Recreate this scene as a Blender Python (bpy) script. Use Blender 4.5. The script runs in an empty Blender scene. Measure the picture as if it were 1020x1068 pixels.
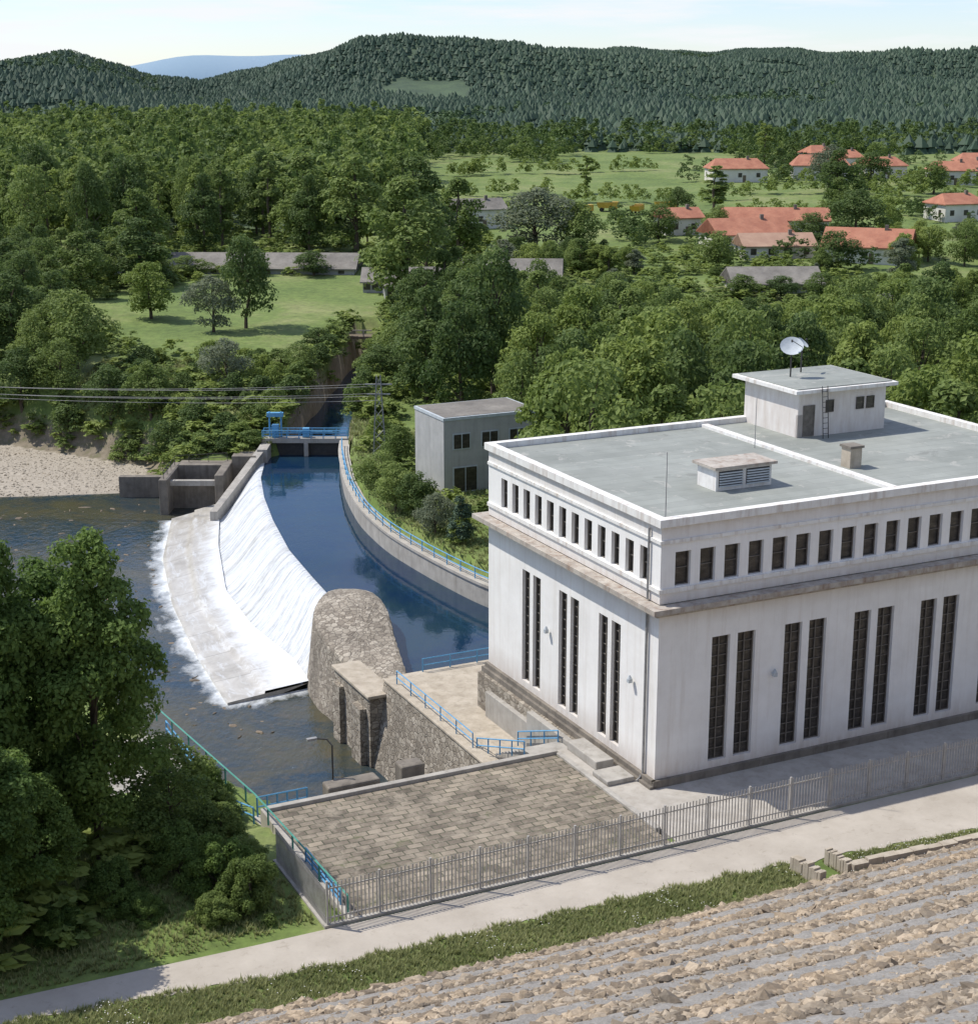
import bpy, math, numpy as np
from mathutils import Vector, Matrix
rng=np.random.default_rng(7)
X0,Y0,A=9.5,84.9,0.4541
CA,SA=math.cos(A),math.sin(A)
def W(u,v): return X0+u*CA-v*SA, Y0+u*SA+v*CA
def UV(X,Y):
    dx,dy=X-X0,Y-Y0
    return dx*CA+dy*SA, -dx*SA+dy*CA
COL=bpy.context.scene.collection
# ------------------------------------------------------------ materials
def newmat(name):
    m=bpy.data.materials.new(name); m.use_nodes=True
    nt=m.node_tree; nt.nodes.clear()
    o=nt.nodes.new("ShaderNodeOutputMaterial"); b=nt.nodes.new("ShaderNodeBsdfPrincipled")
    nt.links.new(b.outputs[0],o.inputs[0]); return m,nt,b,o
def N(nt,t,**k):
    n=nt.nodes.new(t)
    for a,b in k.items():
        if a in n.inputs.keys(): n.inputs[a].default_value=b
        else: setattr(n,a,b)
    return n
def coords(nt,scale=(1,1,1),kind='Object'):
    tc=N(nt,"ShaderNodeTexCoord"); mp=N(nt,"ShaderNodeMapping"); mp.inputs['Scale'].default_value=scale
    nt.links.new(tc.outputs[kind],mp.inputs[0]); return mp.outputs[0]
def ramp(nt,src,stops):
    r=N(nt,"ShaderNodeValToRGB"); e=r.color_ramp.elements
    while len(e)<len(stops): e.new(0.5)
    for i,(p,c) in enumerate(stops):
        e[i].position=p; e[i].color=(c[0],c[1],c[2],1) if hasattr(c,'__len__') else (c,c,c,1)
    nt.links.new(src,r.inputs[0]); return r.outputs[0]
def mix(nt,f,a,b,mode='MIX'):
    m=N(nt,"ShaderNodeMix",data_type='RGBA',blend_type=mode)
    for s,i in ((f,0),(a,6),(b,7)):
        if isinstance(s,bpy.types.NodeSocket): nt.links.new(s,m.inputs[i])
        elif i==0: m.inputs[0].default_value=s
        else: m.inputs[i].default_value=(s[0],s[1],s[2],1)
    return m.outputs[2]
def noise(nt,vec,sc,det=4,rough=.6,dist=0):
    n=N(nt,"ShaderNodeTexNoise"); n.inputs['Scale'].default_value=sc; n.inputs['Detail'].default_value=det
    n.inputs['Roughness'].default_value=rough; n.inputs['Distortion'].default_value=dist
    nt.links.new(vec,n.inputs['Vector']); return n.outputs['Fac']
def bump(nt,b,h,st=.3,d=.05):
    n=N(nt,"ShaderNodeBump"); n.inputs['Strength'].default_value=st; n.inputs['Distance'].default_value=d
    nt.links.new(h,n.inputs['Height']); nt.links.new(n.outputs[0],b.inputs['Normal'])
def mul(nt,a,k):
    mm=N(nt,"ShaderNodeMath",operation='MULTIPLY'); nt.links.new(a,mm.inputs[0])
    if isinstance(k,bpy.types.NodeSocket): nt.links.new(k,mm.inputs[1])
    else: mm.inputs[1].default_value=k
    return mm.outputs[0]
def mottled(name,c1,c2,sc=1.5,rough=.85,bs=.2,stain=None,zs=1.0,metal=0):
    m,nt,b,o=newmat(name); v=coords(nt,(1,1,zs))
    f=noise(nt,v,sc,5,.65); c=ramp(nt,f,[(.3,c1),(.7,c2)])
    if stain:
        f2=noise(nt,coords(nt,(1.3,1.3,.12)),1.4,5,.7); s=ramp(nt,f2,[(.50,0.),(.75,1.)])
        c=mix(nt,mul(nt,s,stain[3]),c,stain[:3])
    nt.links.new(c,b.inputs['Base Color']); b.inputs['Roughness'].default_value=rough; b.inputs['Metallic'].default_value=metal
    if bs>.12: bump(nt,b,noise(nt,v,sc*12,3),bs,.02)
    return m
M={}
M['white2']=mottled('white_paint_weathered',(.66,.64,.60),(.82,.81,.77),1.2,.85,.15,(.38,.29,.22,.75))
def plaster():
    m,nt,b,o=newmat('white_plaster'); v=coords(nt)
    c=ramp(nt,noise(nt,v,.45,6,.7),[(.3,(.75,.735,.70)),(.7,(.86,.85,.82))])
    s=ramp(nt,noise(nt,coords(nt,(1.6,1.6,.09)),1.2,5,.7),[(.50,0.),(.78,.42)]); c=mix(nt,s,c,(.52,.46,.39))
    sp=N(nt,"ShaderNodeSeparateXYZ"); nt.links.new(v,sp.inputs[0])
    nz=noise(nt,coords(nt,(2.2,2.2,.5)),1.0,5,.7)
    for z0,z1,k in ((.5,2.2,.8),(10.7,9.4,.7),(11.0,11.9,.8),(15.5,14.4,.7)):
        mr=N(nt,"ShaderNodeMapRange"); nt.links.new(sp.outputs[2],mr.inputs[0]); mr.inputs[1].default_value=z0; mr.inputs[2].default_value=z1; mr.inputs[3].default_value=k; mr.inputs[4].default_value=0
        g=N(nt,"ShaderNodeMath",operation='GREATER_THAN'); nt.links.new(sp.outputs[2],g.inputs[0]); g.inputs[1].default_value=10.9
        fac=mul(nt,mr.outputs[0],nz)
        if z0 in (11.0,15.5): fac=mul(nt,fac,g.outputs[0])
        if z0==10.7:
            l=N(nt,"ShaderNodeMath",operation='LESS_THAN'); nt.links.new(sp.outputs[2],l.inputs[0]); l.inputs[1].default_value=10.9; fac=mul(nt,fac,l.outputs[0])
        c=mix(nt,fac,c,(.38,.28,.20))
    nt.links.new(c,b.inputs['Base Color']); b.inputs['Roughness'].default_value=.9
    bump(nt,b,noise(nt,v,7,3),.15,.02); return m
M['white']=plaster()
M['ledge']=mottled('ledge_concrete',(.29,.25,.21),(.50,.46,.40),1.5,.9,.2,(.20,.11,.065,.8))
def roofmat():
    m,nt,b,o=newmat('roof_felt'); v=coords(nt)
    c=ramp(nt,noise(nt,v,.22,6,.65),[(.35,(.225,.24,.215)),(.65,(.305,.32,.29))])
    br=N(nt,"ShaderNodeTexBrick"); nt.links.new(v,br.inputs['Vector']); br.inputs['Scale'].default_value=1; br.inputs['Brick Width'].default_value=9; br.inputs['Row Height'].default_value=1.05
    br.inputs['Mortar Size'].default_value=.025; br.inputs['Color1'].default_value=(.93,.93,.93,1); br.inputs['Color2'].default_value=(1.06,1.06,1.06,1); br.inputs['Mortar'].default_value=(.80,.80,.80,1)
    c=mix(nt,1.0,c,br.outputs['Color'],'MULTIPLY')
    s=ramp(nt,noise(nt,v,.5,5,.75,.6),[(.58,0.),(.64,.6)]); c=mix(nt,s,c,(.40,.39,.35))
    s=ramp(nt,noise(nt,coords(nt,(1,1.3,1)),.35,5,.75,.6),[(.60,0.),(.68,.55)]); c=mix(nt,s,c,(.15,.155,.14))
    nt.links.new(c,b.inputs['Base Color']); b.inputs['Roughness'].default_value=.85; return m
M['roof']=roofmat()
M['conc']=mottled('concrete',(.30,.28,.245),(.44,.415,.37),.8,.9,.25,(.16,.14,.11,.6))
M['darkconc']=mottled('dark_concrete',(.13,.115,.095),(.25,.22,.18),.8,.9,.3,(.06,.05,.04,.6))
M['pave']=mottled('light_paving',(.34,.31,.265),(.47,.44,.39),.7,.9,.2,(.24,.21,.17,.5))
def roadm():
    m,nt,b,o=newmat('dusty_road'); v=coords(nt)
    c=ramp(nt,noise(nt,v,.30,6,.7),[(.3,(.36,.32,.265)),(.7,(.47,.425,.36))])
    c=mix(nt,ramp(nt,noise(nt,v,1.3,6,.8,.5),[(.56,0.),(.68,.55)]),c,(.26,.225,.175))
    c=mix(nt,ramp(nt,noise(nt,v,28,3,.8),[(.6,0.),(.75,.5)]),c,(.57,.53,.46))
    nt.links.new(c,b.inputs['Base Color']); b.inputs['Roughness'].default_value=.95; bump(nt,b,noise(nt,v,9,4),.3,.02); return m
M['road']=roadm()
M['blue']=mottled('blue_paint',(.08,.28,.50),(.14,.38,.60),2,.5,.1)
M['green']=mottled('green_paint',(.06,.26,.20),(.10,.34,.28),2,.5,.1)
M['metal']=mottled('grey_metal',(.20,.20,.20),(.34,.34,.33),3,.6,.1,None,1,.2)
M['fence']=mottled('fence_paint',(.27,.26,.24),(.46,.44,.41),1.5,.7,.1)
M['dark']=mottled('dark_iron',(.03,.03,.03),(.06,.055,.05),3,.7,.1)
M['frame']=mottled('window_frame',(.10,.09,.075),(.19,.17,.145),3,.7,.1)
M['louvre']=mottled('louvre_paint',(.38,.42,.44),(.52,.56,.58),2,.7,.1)
M['greywall']=mottled('grey_render',(.34,.34,.33),(.44,.435,.42),.6,.9,.15,(.2,.19,.17,.4))
M['bark']=mottled('bark',(.06,.045,.03),(.14,.11,.08),3,.95,.5)
M['tile']=mottled('orange_tile',(.30,.11,.065),(.45,.20,.12),.35,.9,.3,(.2,.10,.07,.5))
M['tile2']=mottled('faded_tile',(.32,.19,.13),(.44,.29,.20),.35,.9,.3)
M['oldroof']=mottled('old_grey_roof',(.13,.12,.105),(.27,.25,.215),.25,.95,.3,(.10,.085,.065,.6))
M['house']=mottled('house_wall',(.58,.55,.48),(.70,.68,.63),.4,.9,.1)
M['yellow']=mottled('yellow_paint',(.45,.28,.03),(.55,.36,.06),1,.5,.1)
M['rubber']=mottled('rubber',(.02,.02,.02),(.035,.035,.035),4,.9,.1)
M['beam']=mottled('wood_beam',(.12,.09,.06),(.2,.16,.11),2,.9,.2)
def glassmat():
    m,nt,b,o=newmat('dark_window_glass'); v=coords(nt,(1,1,2.5))
    f=noise(nt,v,1.1,4,.8); c=ramp(nt,f,[(.35,(.022,.020,.017)),(.55,(.055,.048,.040)),(.72,(.12,.105,.085))])
    nt.links.new(c,b.inputs['Base Color']); b.inputs['Roughness'].default_value=.3; return m
M['glass']=glassmat()
def stonemat(name,sc,cols,mortar,bs=.8,wz=1.6,edge=.09,stain=.5):
    m,nt,b,o=newmat(name); v=coords(nt,(1,1,wz))
    nz=N(nt,"ShaderNodeTexNoise",Scale=1.2); nt.links.new(v,nz.inputs['Vector'])
    va=N(nt,"ShaderNodeVectorMath",operation='SCALE'); nt.links.new(nz.outputs['Color'],va.inputs[0]); va.inputs['Scale'].default_value=.35
    ad=N(nt,"ShaderNodeVectorMath",operation='ADD'); nt.links.new(v,ad.inputs[0]); nt.links.new(va.outputs[0],ad.inputs[1])
    vo=N(nt,"ShaderNodeTexVoronoi",Scale=sc); nt.links.new(ad.outputs[0],vo.inputs['Vector'])
    ve=N(nt,"ShaderNodeTexVoronoi",feature='DISTANCE_TO_EDGE'); ve.inputs['Scale'].default_value=sc; nt.links.new(ad.outputs[0],ve.inputs['Vector'])
    sp=N(nt,"ShaderNodeSeparateColor"); nt.links.new(vo.outputs['Color'],sp.inputs[0])
    c=ramp(nt,sp.outputs[0],[(0,cols[0]),(.5,cols[1]),(1,cols[2])])
    e=ramp(nt,ve.outputs['Distance'],[(.0,0.),(edge,1.)])
    c=mix(nt,e,mortar,c)
    st=ramp(nt,noise(nt,coords(nt,(1,1,.3)),.35,5,.7),[(.42,0.),(.68,stain)])
    c=mix(nt,st,c,tuple(x*.45 for x in cols[0]))
    gr=ramp(nt,noise(nt,coords(nt),6,5,.8),[(.3,.75),(.7,1.12)]); c=mix(nt,1.0,c,gr,'MULTIPLY')
    nt.links.new(c,b.inputs['Base Color']); b.inputs['Roughness'].default_value=.95
    bump(nt,b,e,bs,.06); return m
M['stone']=stonemat('rubble_masonry',2.1,[(.24,.205,.16),(.36,.315,.25),(.47,.42,.34)],(.19,.16,.125),.8,1.6,.07,.55)
def slopemat():
    m,nt,b,o=newmat('slope_gravel'); v=coords(nt)
    at=N(nt,"ShaderNodeAttribute",attribute_name='shade')
    q=noise(nt,v,.7,6,.75)
    a=N(nt,"ShaderNodeMath",operation='MULTIPLY_ADD'); nt.links.new(q,a.inputs[0]); a.inputs[1].default_value=.8; nt.links.new(at.outputs['Fac'],a.inputs[2])
    fine=noise(nt,v,9,5,.85)
    br=ramp(nt,fine,[(.3,(.16,.13,.095)),(.55,(.29,.24,.18)),(.75,(.42,.355,.27))])
    gr=ramp(nt,fine,[(.3,(.22,.205,.18)),(.55,(.33,.31,.28)),(.75,(.44,.42,.385))])
    c=mix(nt,ramp(nt,a.outputs[0],[(.6,0.),(.9,1.)]),br,gr)
    c=mix(nt,1.0,c,ramp(nt,noise(nt,v,1.1,5,.8,.6),[(.3,.72),(.65,1.08)]),'MULTIPLY')
    nt.links.new(c,b.inputs['Base Color']); b.inputs['Roughness'].default_value=.97; bump(nt,b,fine,.9,.06); return m
M['slope']=slopemat()
M['stonecap']=mottled('stone_cap',(.34,.29,.22),(.50,.44,.35),1,.95,.6,(.18,.15,.11,.5))
def rockmat(name,c):
    m,nt,b,o=newmat(name)
    at=N(nt,"ShaderNodeAttribute",attribute_name='shade')
    r=ramp(nt,at.outputs['Fac'],[(0,c[0]),(.5,c[1]),(1,c[2])])
    f=noise(nt,coords(nt),7,4); k=ramp(nt,f,[(.3,.62),(.7,1.)])
    cc=mix(nt,1.0,r,k,'MULTIPLY')
    big=ramp(nt,noise(nt,coords(nt),.22,6,.75),[(.35,(.72,.73,.74)),(.65,(1.12,1.04,.94))]); cc=mix(nt,1.0,cc,big,'MULTIPLY')
    nt.links.new(cc,b.inputs['Base Color']); b.inputs['Roughness'].default_value=.95
    return m
M['rock']=rockmat('rubble_rock',[(.20,.165,.125),(.36,.295,.215),(.53,.45,.345)])
M['peb']=rockmat('pebbles',[(.22,.19,.145),(.36,.32,.25),(.50,.46,.38)])
def paver():
    m,nt,b,o=newmat('stone_pavers'); v=coords(nt)
    br=N(nt,"ShaderNodeTexBrick"); nt.links.new(v,br.inputs['Vector'])
    br.inputs['Scale'].default_value=1; br.inputs['Brick Width'].default_value=.85; br.inputs['Row Height'].default_value=.5
    br.inputs['Mortar Size'].default_value=.04; br.inputs['Color1'].default_value=(.15,.125,.095,1); br.inputs['Color2'].default_value=(.32,.27,.205,1); br.inputs['Mortar'].default_value=(.085,.085,.055,1)
    br.inputs['Bias'].default_value=0
    s=ramp(nt,noise(nt,v,.30,6,.75),[(.35,.5),(.65,1.2)]); c=mix(nt,1.0,br.outputs['Color'],s,'MULTIPLY')
    g=ramp(nt,noise(nt,v,.9,6,.8,.5),[(.48,0.),(.66,.75)]); c=mix(nt,g,c,(.33,.285,.22))
    g=ramp(nt,noise(nt,coords(nt,(1.2,1,1)),.5,6,.8,.5),[(.58,0.),(.68,.65)]); c=mix(nt,g,c,(.10,.11,.05))
    nt.links.new(c,b.inputs['Base Color']); b.inputs['Roughness'].default_value=.95; bump(nt,b,br.outputs['Fac'],-.5,.04); return m
M['paver']=paver()
def leafmat(name,dark,light,tr=.42):
    m,nt,b,o=newmat(name)
    at=N(nt,"ShaderNodeAttribute",attribute_name='shade'); oi=N(nt,"ShaderNodeObjectInfo")
    a=N(nt,"ShaderNodeMath",operation='MULTIPLY_ADD'); nt.links.new(oi.outputs['Random'],a.inputs[0]); a.inputs[1].default_value=.5
    s=N(nt,"ShaderNodeMath",operation='MULTIPLY'); nt.links.new(at.outputs['Fac'],s.inputs[0]); s.inputs[1].default_value=.55
    nt.links.new(s.outputs[0],a.inputs[2])
    c=ramp(nt,a.outputs[0],[(0,dark),(1,light)])
    nt.links.new(c,b.inputs['Base Color']); b.inputs['Roughness'].default_value=.65; b.inputs['Specular IOR Level'].default_value=.25
    t=N(nt,"ShaderNodeBsdfTranslucent"); nt.links.new(c,t.inputs[0]); ms=N(nt,"ShaderNodeMixShader"); ms.inputs[0].default_value=tr
    nt.links.new(b.outputs[0],ms.inputs[1]); nt.links.new(t.outputs[0],ms.inputs[2]); nt.links.new(ms.outputs[0],o.inputs[0]); return m
M['leafA']=leafmat('leaves_green',(.085,.140,.032),(.265,.335,.095))
M['leafB']=leafmat('leaves_dark',(.055,.100,.028),(.175,.240,.070))
M['leafC']=leafmat('leaves_bright',(.140,.205,.040),(.310,.375,.100))
M['leafD']=leafmat('leaves_silver',(.120,.150,.090),(.270,.305,.190))
M['leafF']=leafmat('leaves_dense',(.048,.100,.022),(.200,.290,.068))
M['pine']=leafmat('haze_tinted_needles',(.036,.070,.044),(.086,.132,.076),.1)  # bluish cast: distance haze of the hill forest painted into the needle colour
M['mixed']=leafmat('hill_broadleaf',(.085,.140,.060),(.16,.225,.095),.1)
M['grassb']=leafmat('grass_blades',(.15,.19,.055),(.40,.41,.19),.3)
def watermat(name,deep,shal,bs,sc,ro=.06,foam=False):
    m,nt,b,o=newmat(name); v=coords(nt)
    f=noise(nt,v,.075,6,.75,.8); c=ramp(nt,f,[(.38,deep),(.60,shal)])
    if foam:
        rk=ramp(nt,noise(nt,v,.8,5,.75),[(.52,0.),(.66,.8)]); c=mix(nt,rk,c,(.085,.072,.045))
        f2=noise(nt,coords(nt,(1,.35,1)),.9,6,.8,1.0); s=ramp(nt,f2,[(.66,0.),(.74,.4)]); c=mix(nt,s,c,(.5,.55,.57))
    nt.links.new(c,b.inputs['Base Color']); b.inputs['Roughness'].default_value=ro; b.inputs['IOR'].default_value=1.33
    n1=noise(nt,coords(nt,(1,.6,1)),sc,4,.6); bump(nt,b,n1,bs,.12); return m
M['river']=watermat('river_water',(.018,.038,.055),(.070,.066,.038),.6,1.6,.08,True)
M['canal']=watermat('canal_water',(.006,.024,.060),(.012,.036,.058),.12,1.2,.05)
def weirmat():
    m,nt,b,o=newmat('falling_water')
    f=noise(nt,coords(nt,(1.0,.055,1),'UV'),2.3,7,.78,.2); f2=noise(nt,coords(nt,(.30,.10,1),'UV'),1.0,4,.7); f3=noise(nt,coords(nt,(1.6,.7,1),'UV'),1.4,6,.8)
    c=ramp(nt,f,[(.33,(.20,.205,.20)),(.44,(.38,.40,.41)),(.55,(.62,.65,.67)),(.68,(.82,.84,.85))])
    g=ramp(nt,f2,[(.50,0.),(.68,.7)]); c=mix(nt,g,c,(.31,.295,.25))
    g2=ramp(nt,f3,[(.44,0.),(.68,.6)]); c=mix(nt,g2,c,(.82,.84,.85))
    nt.links.new(c,b.inputs['Base Color']); b.inputs['Roughness'].default_value=.5; bump(nt,b,f,.4,.12); return m
M['fall']=weirmat()
def apronmat():
    m,nt,b,o=newmat('wet_apron'); uvc=coords(nt,(1,1,1),'UV')
    f=noise(nt,coords(nt,(1,.8,1),'UV'),.35,6,.7,.5); c=ramp(nt,f,[(.34,(.36,.335,.285)),(.52,(.48,.455,.40)),(.70,(.58,.56,.51))])
    br=N(nt,"ShaderNodeTexBrick"); nt.links.new(uvc,br.inputs['Vector']); br.offset=0
    br.inputs['Scale'].default_value=1; br.inputs['Brick Width'].default_value=6; br.inputs['Row Height'].default_value=30; br.inputs['Mortar Size'].default_value=.07
    c=mix(nt,mul(nt,br.outputs['Fac'],.7),c,(.25,.23,.19))
    sp=N(nt,"ShaderNodeSeparateXYZ"); nt.links.new(uvc,sp.inputs[0])
    mr0=N(nt,"ShaderNodeMapRange"); nt.links.new(sp.outputs[0],mr0.inputs[0]); mr0.inputs[1].default_value=0; mr0.inputs[2].default_value=58; mr0.inputs[3].default_value=1.0; mr0.inputs[4].default_value=-2.2
    nn=N(nt,"ShaderNodeMath",operation='MULTIPLY_ADD'); nt.links.new(noise(nt,coords(nt,(1.0,.35,1),'UV'),.6,6,.8,.4),nn.inputs[0]); nn.inputs[1].default_value=8; nt.links.new(sp.outputs[1],nn.inputs[2])
    ad=N(nt,"ShaderNodeMath",operation='ADD'); nt.links.new(nn.outputs[0],ad.inputs[0]); nt.links.new(mr0.outputs[0],ad.inputs[1])
    mr=N(nt,"ShaderNodeMapRange"); nt.links.new(ad.outputs[0],mr.inputs[0]); mr.inputs[1].default_value=4.2; mr.inputs[2].default_value=6.8; mr.inputs[3].default_value=.95; mr.inputs[4].default_value=0
    c=mix(nt,mr.outputs[0],c,(.78,.80,.80))
    s=ramp(nt,noise(nt,coords(nt,(.25,.8,1),'UV'),1.0,6,.8,.8),[(.52,0.),(.62,.6)]); c=mix(nt,s,c,(.68,.70,.70))
    nt.links.new(c,b.inputs['Base Color']); b.inputs['Roughness'].default_value=.3; bump(nt,b,f,.3,.05); return m
M['apron']=apronmat()
def foammat():
    m,nt,b,o=newmat('white_foam'); b.inputs['Base Color'].default_value=(.72,.76,.78,1); b.inputs['Roughness'].default_value=.7
    uvc=coords(nt,(1,1,1),'UV'); sp=N(nt,"ShaderNodeSeparateXYZ"); nt.links.new(uvc,sp.inputs[0])
    n_=noise(nt,coords(nt,(1,.6,1)),.55,4,.65,.3)
    a=N(nt,"ShaderNodeMath",operation='SUBTRACT'); nt.links.new(n_,a.inputs[0]); nt.links.new(mul(nt,sp.outputs[1],.40),a.inputs[1])
    k=ramp(nt,a.outputs[0],[(.16,0.),(.56,.95)])
    t=N(nt,"ShaderNodeBsdfTransparent"); ms=N(nt,"ShaderNodeMixShader"); nt.links.new(k,ms.inputs[0]); nt.links.new(t.outputs[0],ms.inputs[1]); nt.links.new(b.outputs[0],ms.inputs[2]); nt.links.new(ms.outputs[0],o.inputs[0]); return m
M['foam']=foammat()
def groundmat():
    m,nt,b,o=newmat('ground_cover'); tc=N(nt,"ShaderNodeTexCoord"); v=tc.outputs['Object']
    at=N(nt,"ShaderNodeAttribute",attribute_name='zone'); sp=N(nt,"ShaderNodeSeparateColor"); nt.links.new(at.outputs['Color'],sp.inputs[0])
    f=noise(nt,v,.05,6,.7); f2=noise(nt,v,.9,5,.7)
    g=ramp(nt,f,[(.35,(.105,.160,.034)),(.5,(.155,.215,.050)),(.66,(.235,.255,.095))])
    g=mix(nt,1.0,g,ramp(nt,f2,[(.3,.6),(.7,1.15)]),'MULTIPLY')
    d=ramp(nt,f2,[(.3,(.12,.10,.065)),(.7,(.25,.21,.15))])
    p=ramp(nt,noise(nt,v,2.5,5,.8),[(.3,(.24,.205,.155)),(.7,(.46,.41,.33))])
    fo=ramp(nt,f,[(.35,(.035,.062,.034)),(.65,(.070,.11,.052))])
    nz=N(nt,"ShaderNodeMath",operation='MULTIPLY_ADD'); nt.links.new(f2,nz.inputs[0]); nz.inputs[1].default_value=.6; nz.inputs[2].default_value=-.3
    def edge(ch):
        a=N(nt,"ShaderNodeMath",operation='ADD'); nt.links.new(sp.outputs[ch],a.inputs[0]); nt.links.new(nz.outputs[0],a.inputs[1])
        return ramp(nt,a.outputs[0],[(.4,0.),(.6,1.)])
    c=mix(nt,edge(2),g,fo); c=mix(nt,edge(0),c,d); c=mix(nt,edge(1),c,p)
    nt.links.new(c,b.inputs['Base Color']); b.inputs['Roughness'].default_value=.95
    bump(nt,b,f2,.6,.15); return m
M['ground']=groundmat()
# ------------------------------------------------------------ mesh helpers
class MB:
    def __init__(s): s.v=[]; s.f=[]
    def add(s,vs,fs):
        k=len(s.v); s.v+=list(vs); s.f+=[tuple(i+k for i in f) for f in fs]; return s
    def box(s,u0,u1,v0,v1,z0,z1):
        vs=[(u0,v0,z0),(u1,v0,z0),(u1,v1,z0),(u0,v1,z0),(u0,v0,z1),(u1,v0,z1),(u1,v1,z1),(u0,v1,z1)]
        return s.add(vs,[(0,3,2,1),(4,5,6,7),(0,1,5,4),(1,2,6,5),(2,3,7,6),(3,0,4,7)])
    def prism(s,poly,z0,z1,batter=0):
        n=len(poly); cx=sum(p[0] for p in poly)/n; cy=sum(p[1] for p in poly)/n
        z1s=z1 if hasattr(z1,'__len__') else [z1]*n
        lo=[(cx+(p[0]-cx)*(1+batter),cy+(p[1]-cy)*(1+batter),z0) for p in poly]
        hi=[(p[0],p[1],z1s[i]) for i,p in enumerate(poly)]
        return s.add(lo+hi,[tuple(range(n-1,-1,-1)),tuple(range(n,2*n))]+[(i,(i+1)%n,n+(i+1)%n,n+i) for i in range(n)])
    def tube(s,pts,r,n=6):
        pts=[Vector(p) for p in pts]; rr=r if hasattr(r,'__len__') else [r]*len(pts)
        vs=[]; k=len(pts)
        for i,p in enumerate(pts):
            t=(pts[min(i+1,k-1)]-pts[max(i-1,0)]).normalized()
            a=t.orthogonal().normalized() if abs(t.z)>.9 else t.cross(Vector((0,0,1))).normalized()
            b=t.cross(a)
            for j in range(n):
                an=2*math.pi*j/n; q=p+(a*math.cos(an)+b*math.sin(an))*rr[i]; vs.append(tuple(q))
        fs=[(i*n+j,i*n+(j+1)%n,(i+1)*n+(j+1)%n,(i+1)*n+j) for i in range(k-1) for j in range(n)]
        fs+=[tuple(range(n-1,-1,-1)),tuple(range((k-1)*n,k*n))]
        return s.add(vs,fs)
    def mesh(s,name,mat,off=(0,0,0),smooth=False):
        me=bpy.data.meshes.new(name); me.from_pydata([(a-off[0],b-off[1],c-off[2]) for a,b,c in s.v],[],s.f)
        me.materials.append(M[mat] if isinstance(mat,str) else mat)
        if smooth: me.polygons.foreach_set('use_smooth',[True]*len(me.polygons))
        me.update(); return me
def tag(o,label=None,cat=None,group=None,kind=None):
    if label: o['label']=label
    if cat: o['category']=cat
    if group: o['group']=group
    if kind: o['kind']=kind
    return o
class Thing:
    def __init__(s,name,label,cat,base=(0,0,0),group=None,frame='uv',rot=None):
        s.o=bpy.data.objects.new(name,None); COL.objects.link(s.o); s.o.empty_display_size=.5
        s.base=base
        if frame=='uv':
            x,y=W(base[0],base[1]); s.o.location=(x,y,base[2]); s.o.rotation_euler=(0,0,A)
        else:
            s.o.location=base; s.o.rotation_euler=(0,0,rot or 0)
            if rot is not None: s.base=(0,0,0)
        tag(s.o,label,cat,group)
    def part(s,name,mb,mat,parent=None,smooth=False,label=None,bevel=0):
        o=bpy.data.objects.new(name,mb.mesh(name,mat,s.base,smooth)); COL.objects.link(o); o.parent=parent or s.o
        if label: o['label']=label
        if bevel: bm=o.modifiers.new('bevel','BEVEL'); bm.width=bevel; bm.segments=2
        return o
def solo(name,label,cat,mb,mat,base=(0,0,0),frame='uv',kind=None,group=None,smooth=False,bevel=0):
    o=bpy.data.objects.new(name,mb.mesh(name,mat,base,smooth)); COL.objects.link(o)
    if frame=='uv':
        x,y=W(base[0],base[1]); o.location=(x,y,base[2]); o.rotation_euler=(0,0,A)
    else: o.location=base
    if bevel:
        bm=o.modifiers.new('bevel','BEVEL'); bm.width=bevel; bm.segments=2
    return tag(o,label,cat,group,kind)
def npmesh(name,V,F,mat,shade=None,smooth=False):
    me=bpy.data.meshes.new(name); V=np.asarray(V,np.float32); F=np.asarray(F,np.int32); k=F.shape[1]
    me.vertices.add(len(V)); me.vertices.foreach_set('co',V.ravel())
    me.loops.add(F.size); me.loops.foreach_set('vertex_index',F.ravel())
    me.polygons.add(len(F)); me.polygons.foreach_set('loop_start',np.arange(0,F.size,k,dtype=np.int32))
    me.update(calc_edges=True)
    if shade is not None:
        a=me.attributes.new('shade','FLOAT','POINT'); a.data.foreach_set('value',np.asarray(shade,np.float32))
    me.polygons.foreach_set('use_smooth',np.full(len(F),smooth))
    me.materials.append(M[mat]); return me
def npobj(name,me,label=None,cat=None,kind=None,group=None):
    o=bpy.data.objects.new(name,me); COL.objects.link(o); return tag(o,label,cat,group,kind)
def merge(PV,PF,pos,sc,rot,shade,PS=None,tilt=None):
    """affine copies of one small prototype merged into a single mesh"""
    n=len(pos); c,s=np.cos(rot),np.sin(rot)
    P=PV[None]*sc[:,None,:]
    if tilt is not None:
        ct,st=np.cos(tilt)[:,None],np.sin(tilt)[:,None]
        P=np.stack([P[...,0],P[...,1]*ct-P[...,2]*st,P[...,1]*st+P[...,2]*ct],-1)
    x=P[...,0]*c[:,None]-P[...,1]*s[:,None]; y=P[...,0]*s[:,None]+P[...,1]*c[:,None]
    V=np.stack([x,y,P[...,2]],-1)+pos[:,None,:]
    F=PF[None]+(np.arange(n)*len(PV))[:,None,None]
    sh=np.repeat(shade,len(PV)).reshape(n,-1)
    if PS is not None: sh=np.clip(sh*.6+PS[None]*.4,0,1)
    return V.reshape(-1,3),F.reshape(-1,PF.shape[1]),sh.ravel()
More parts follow.
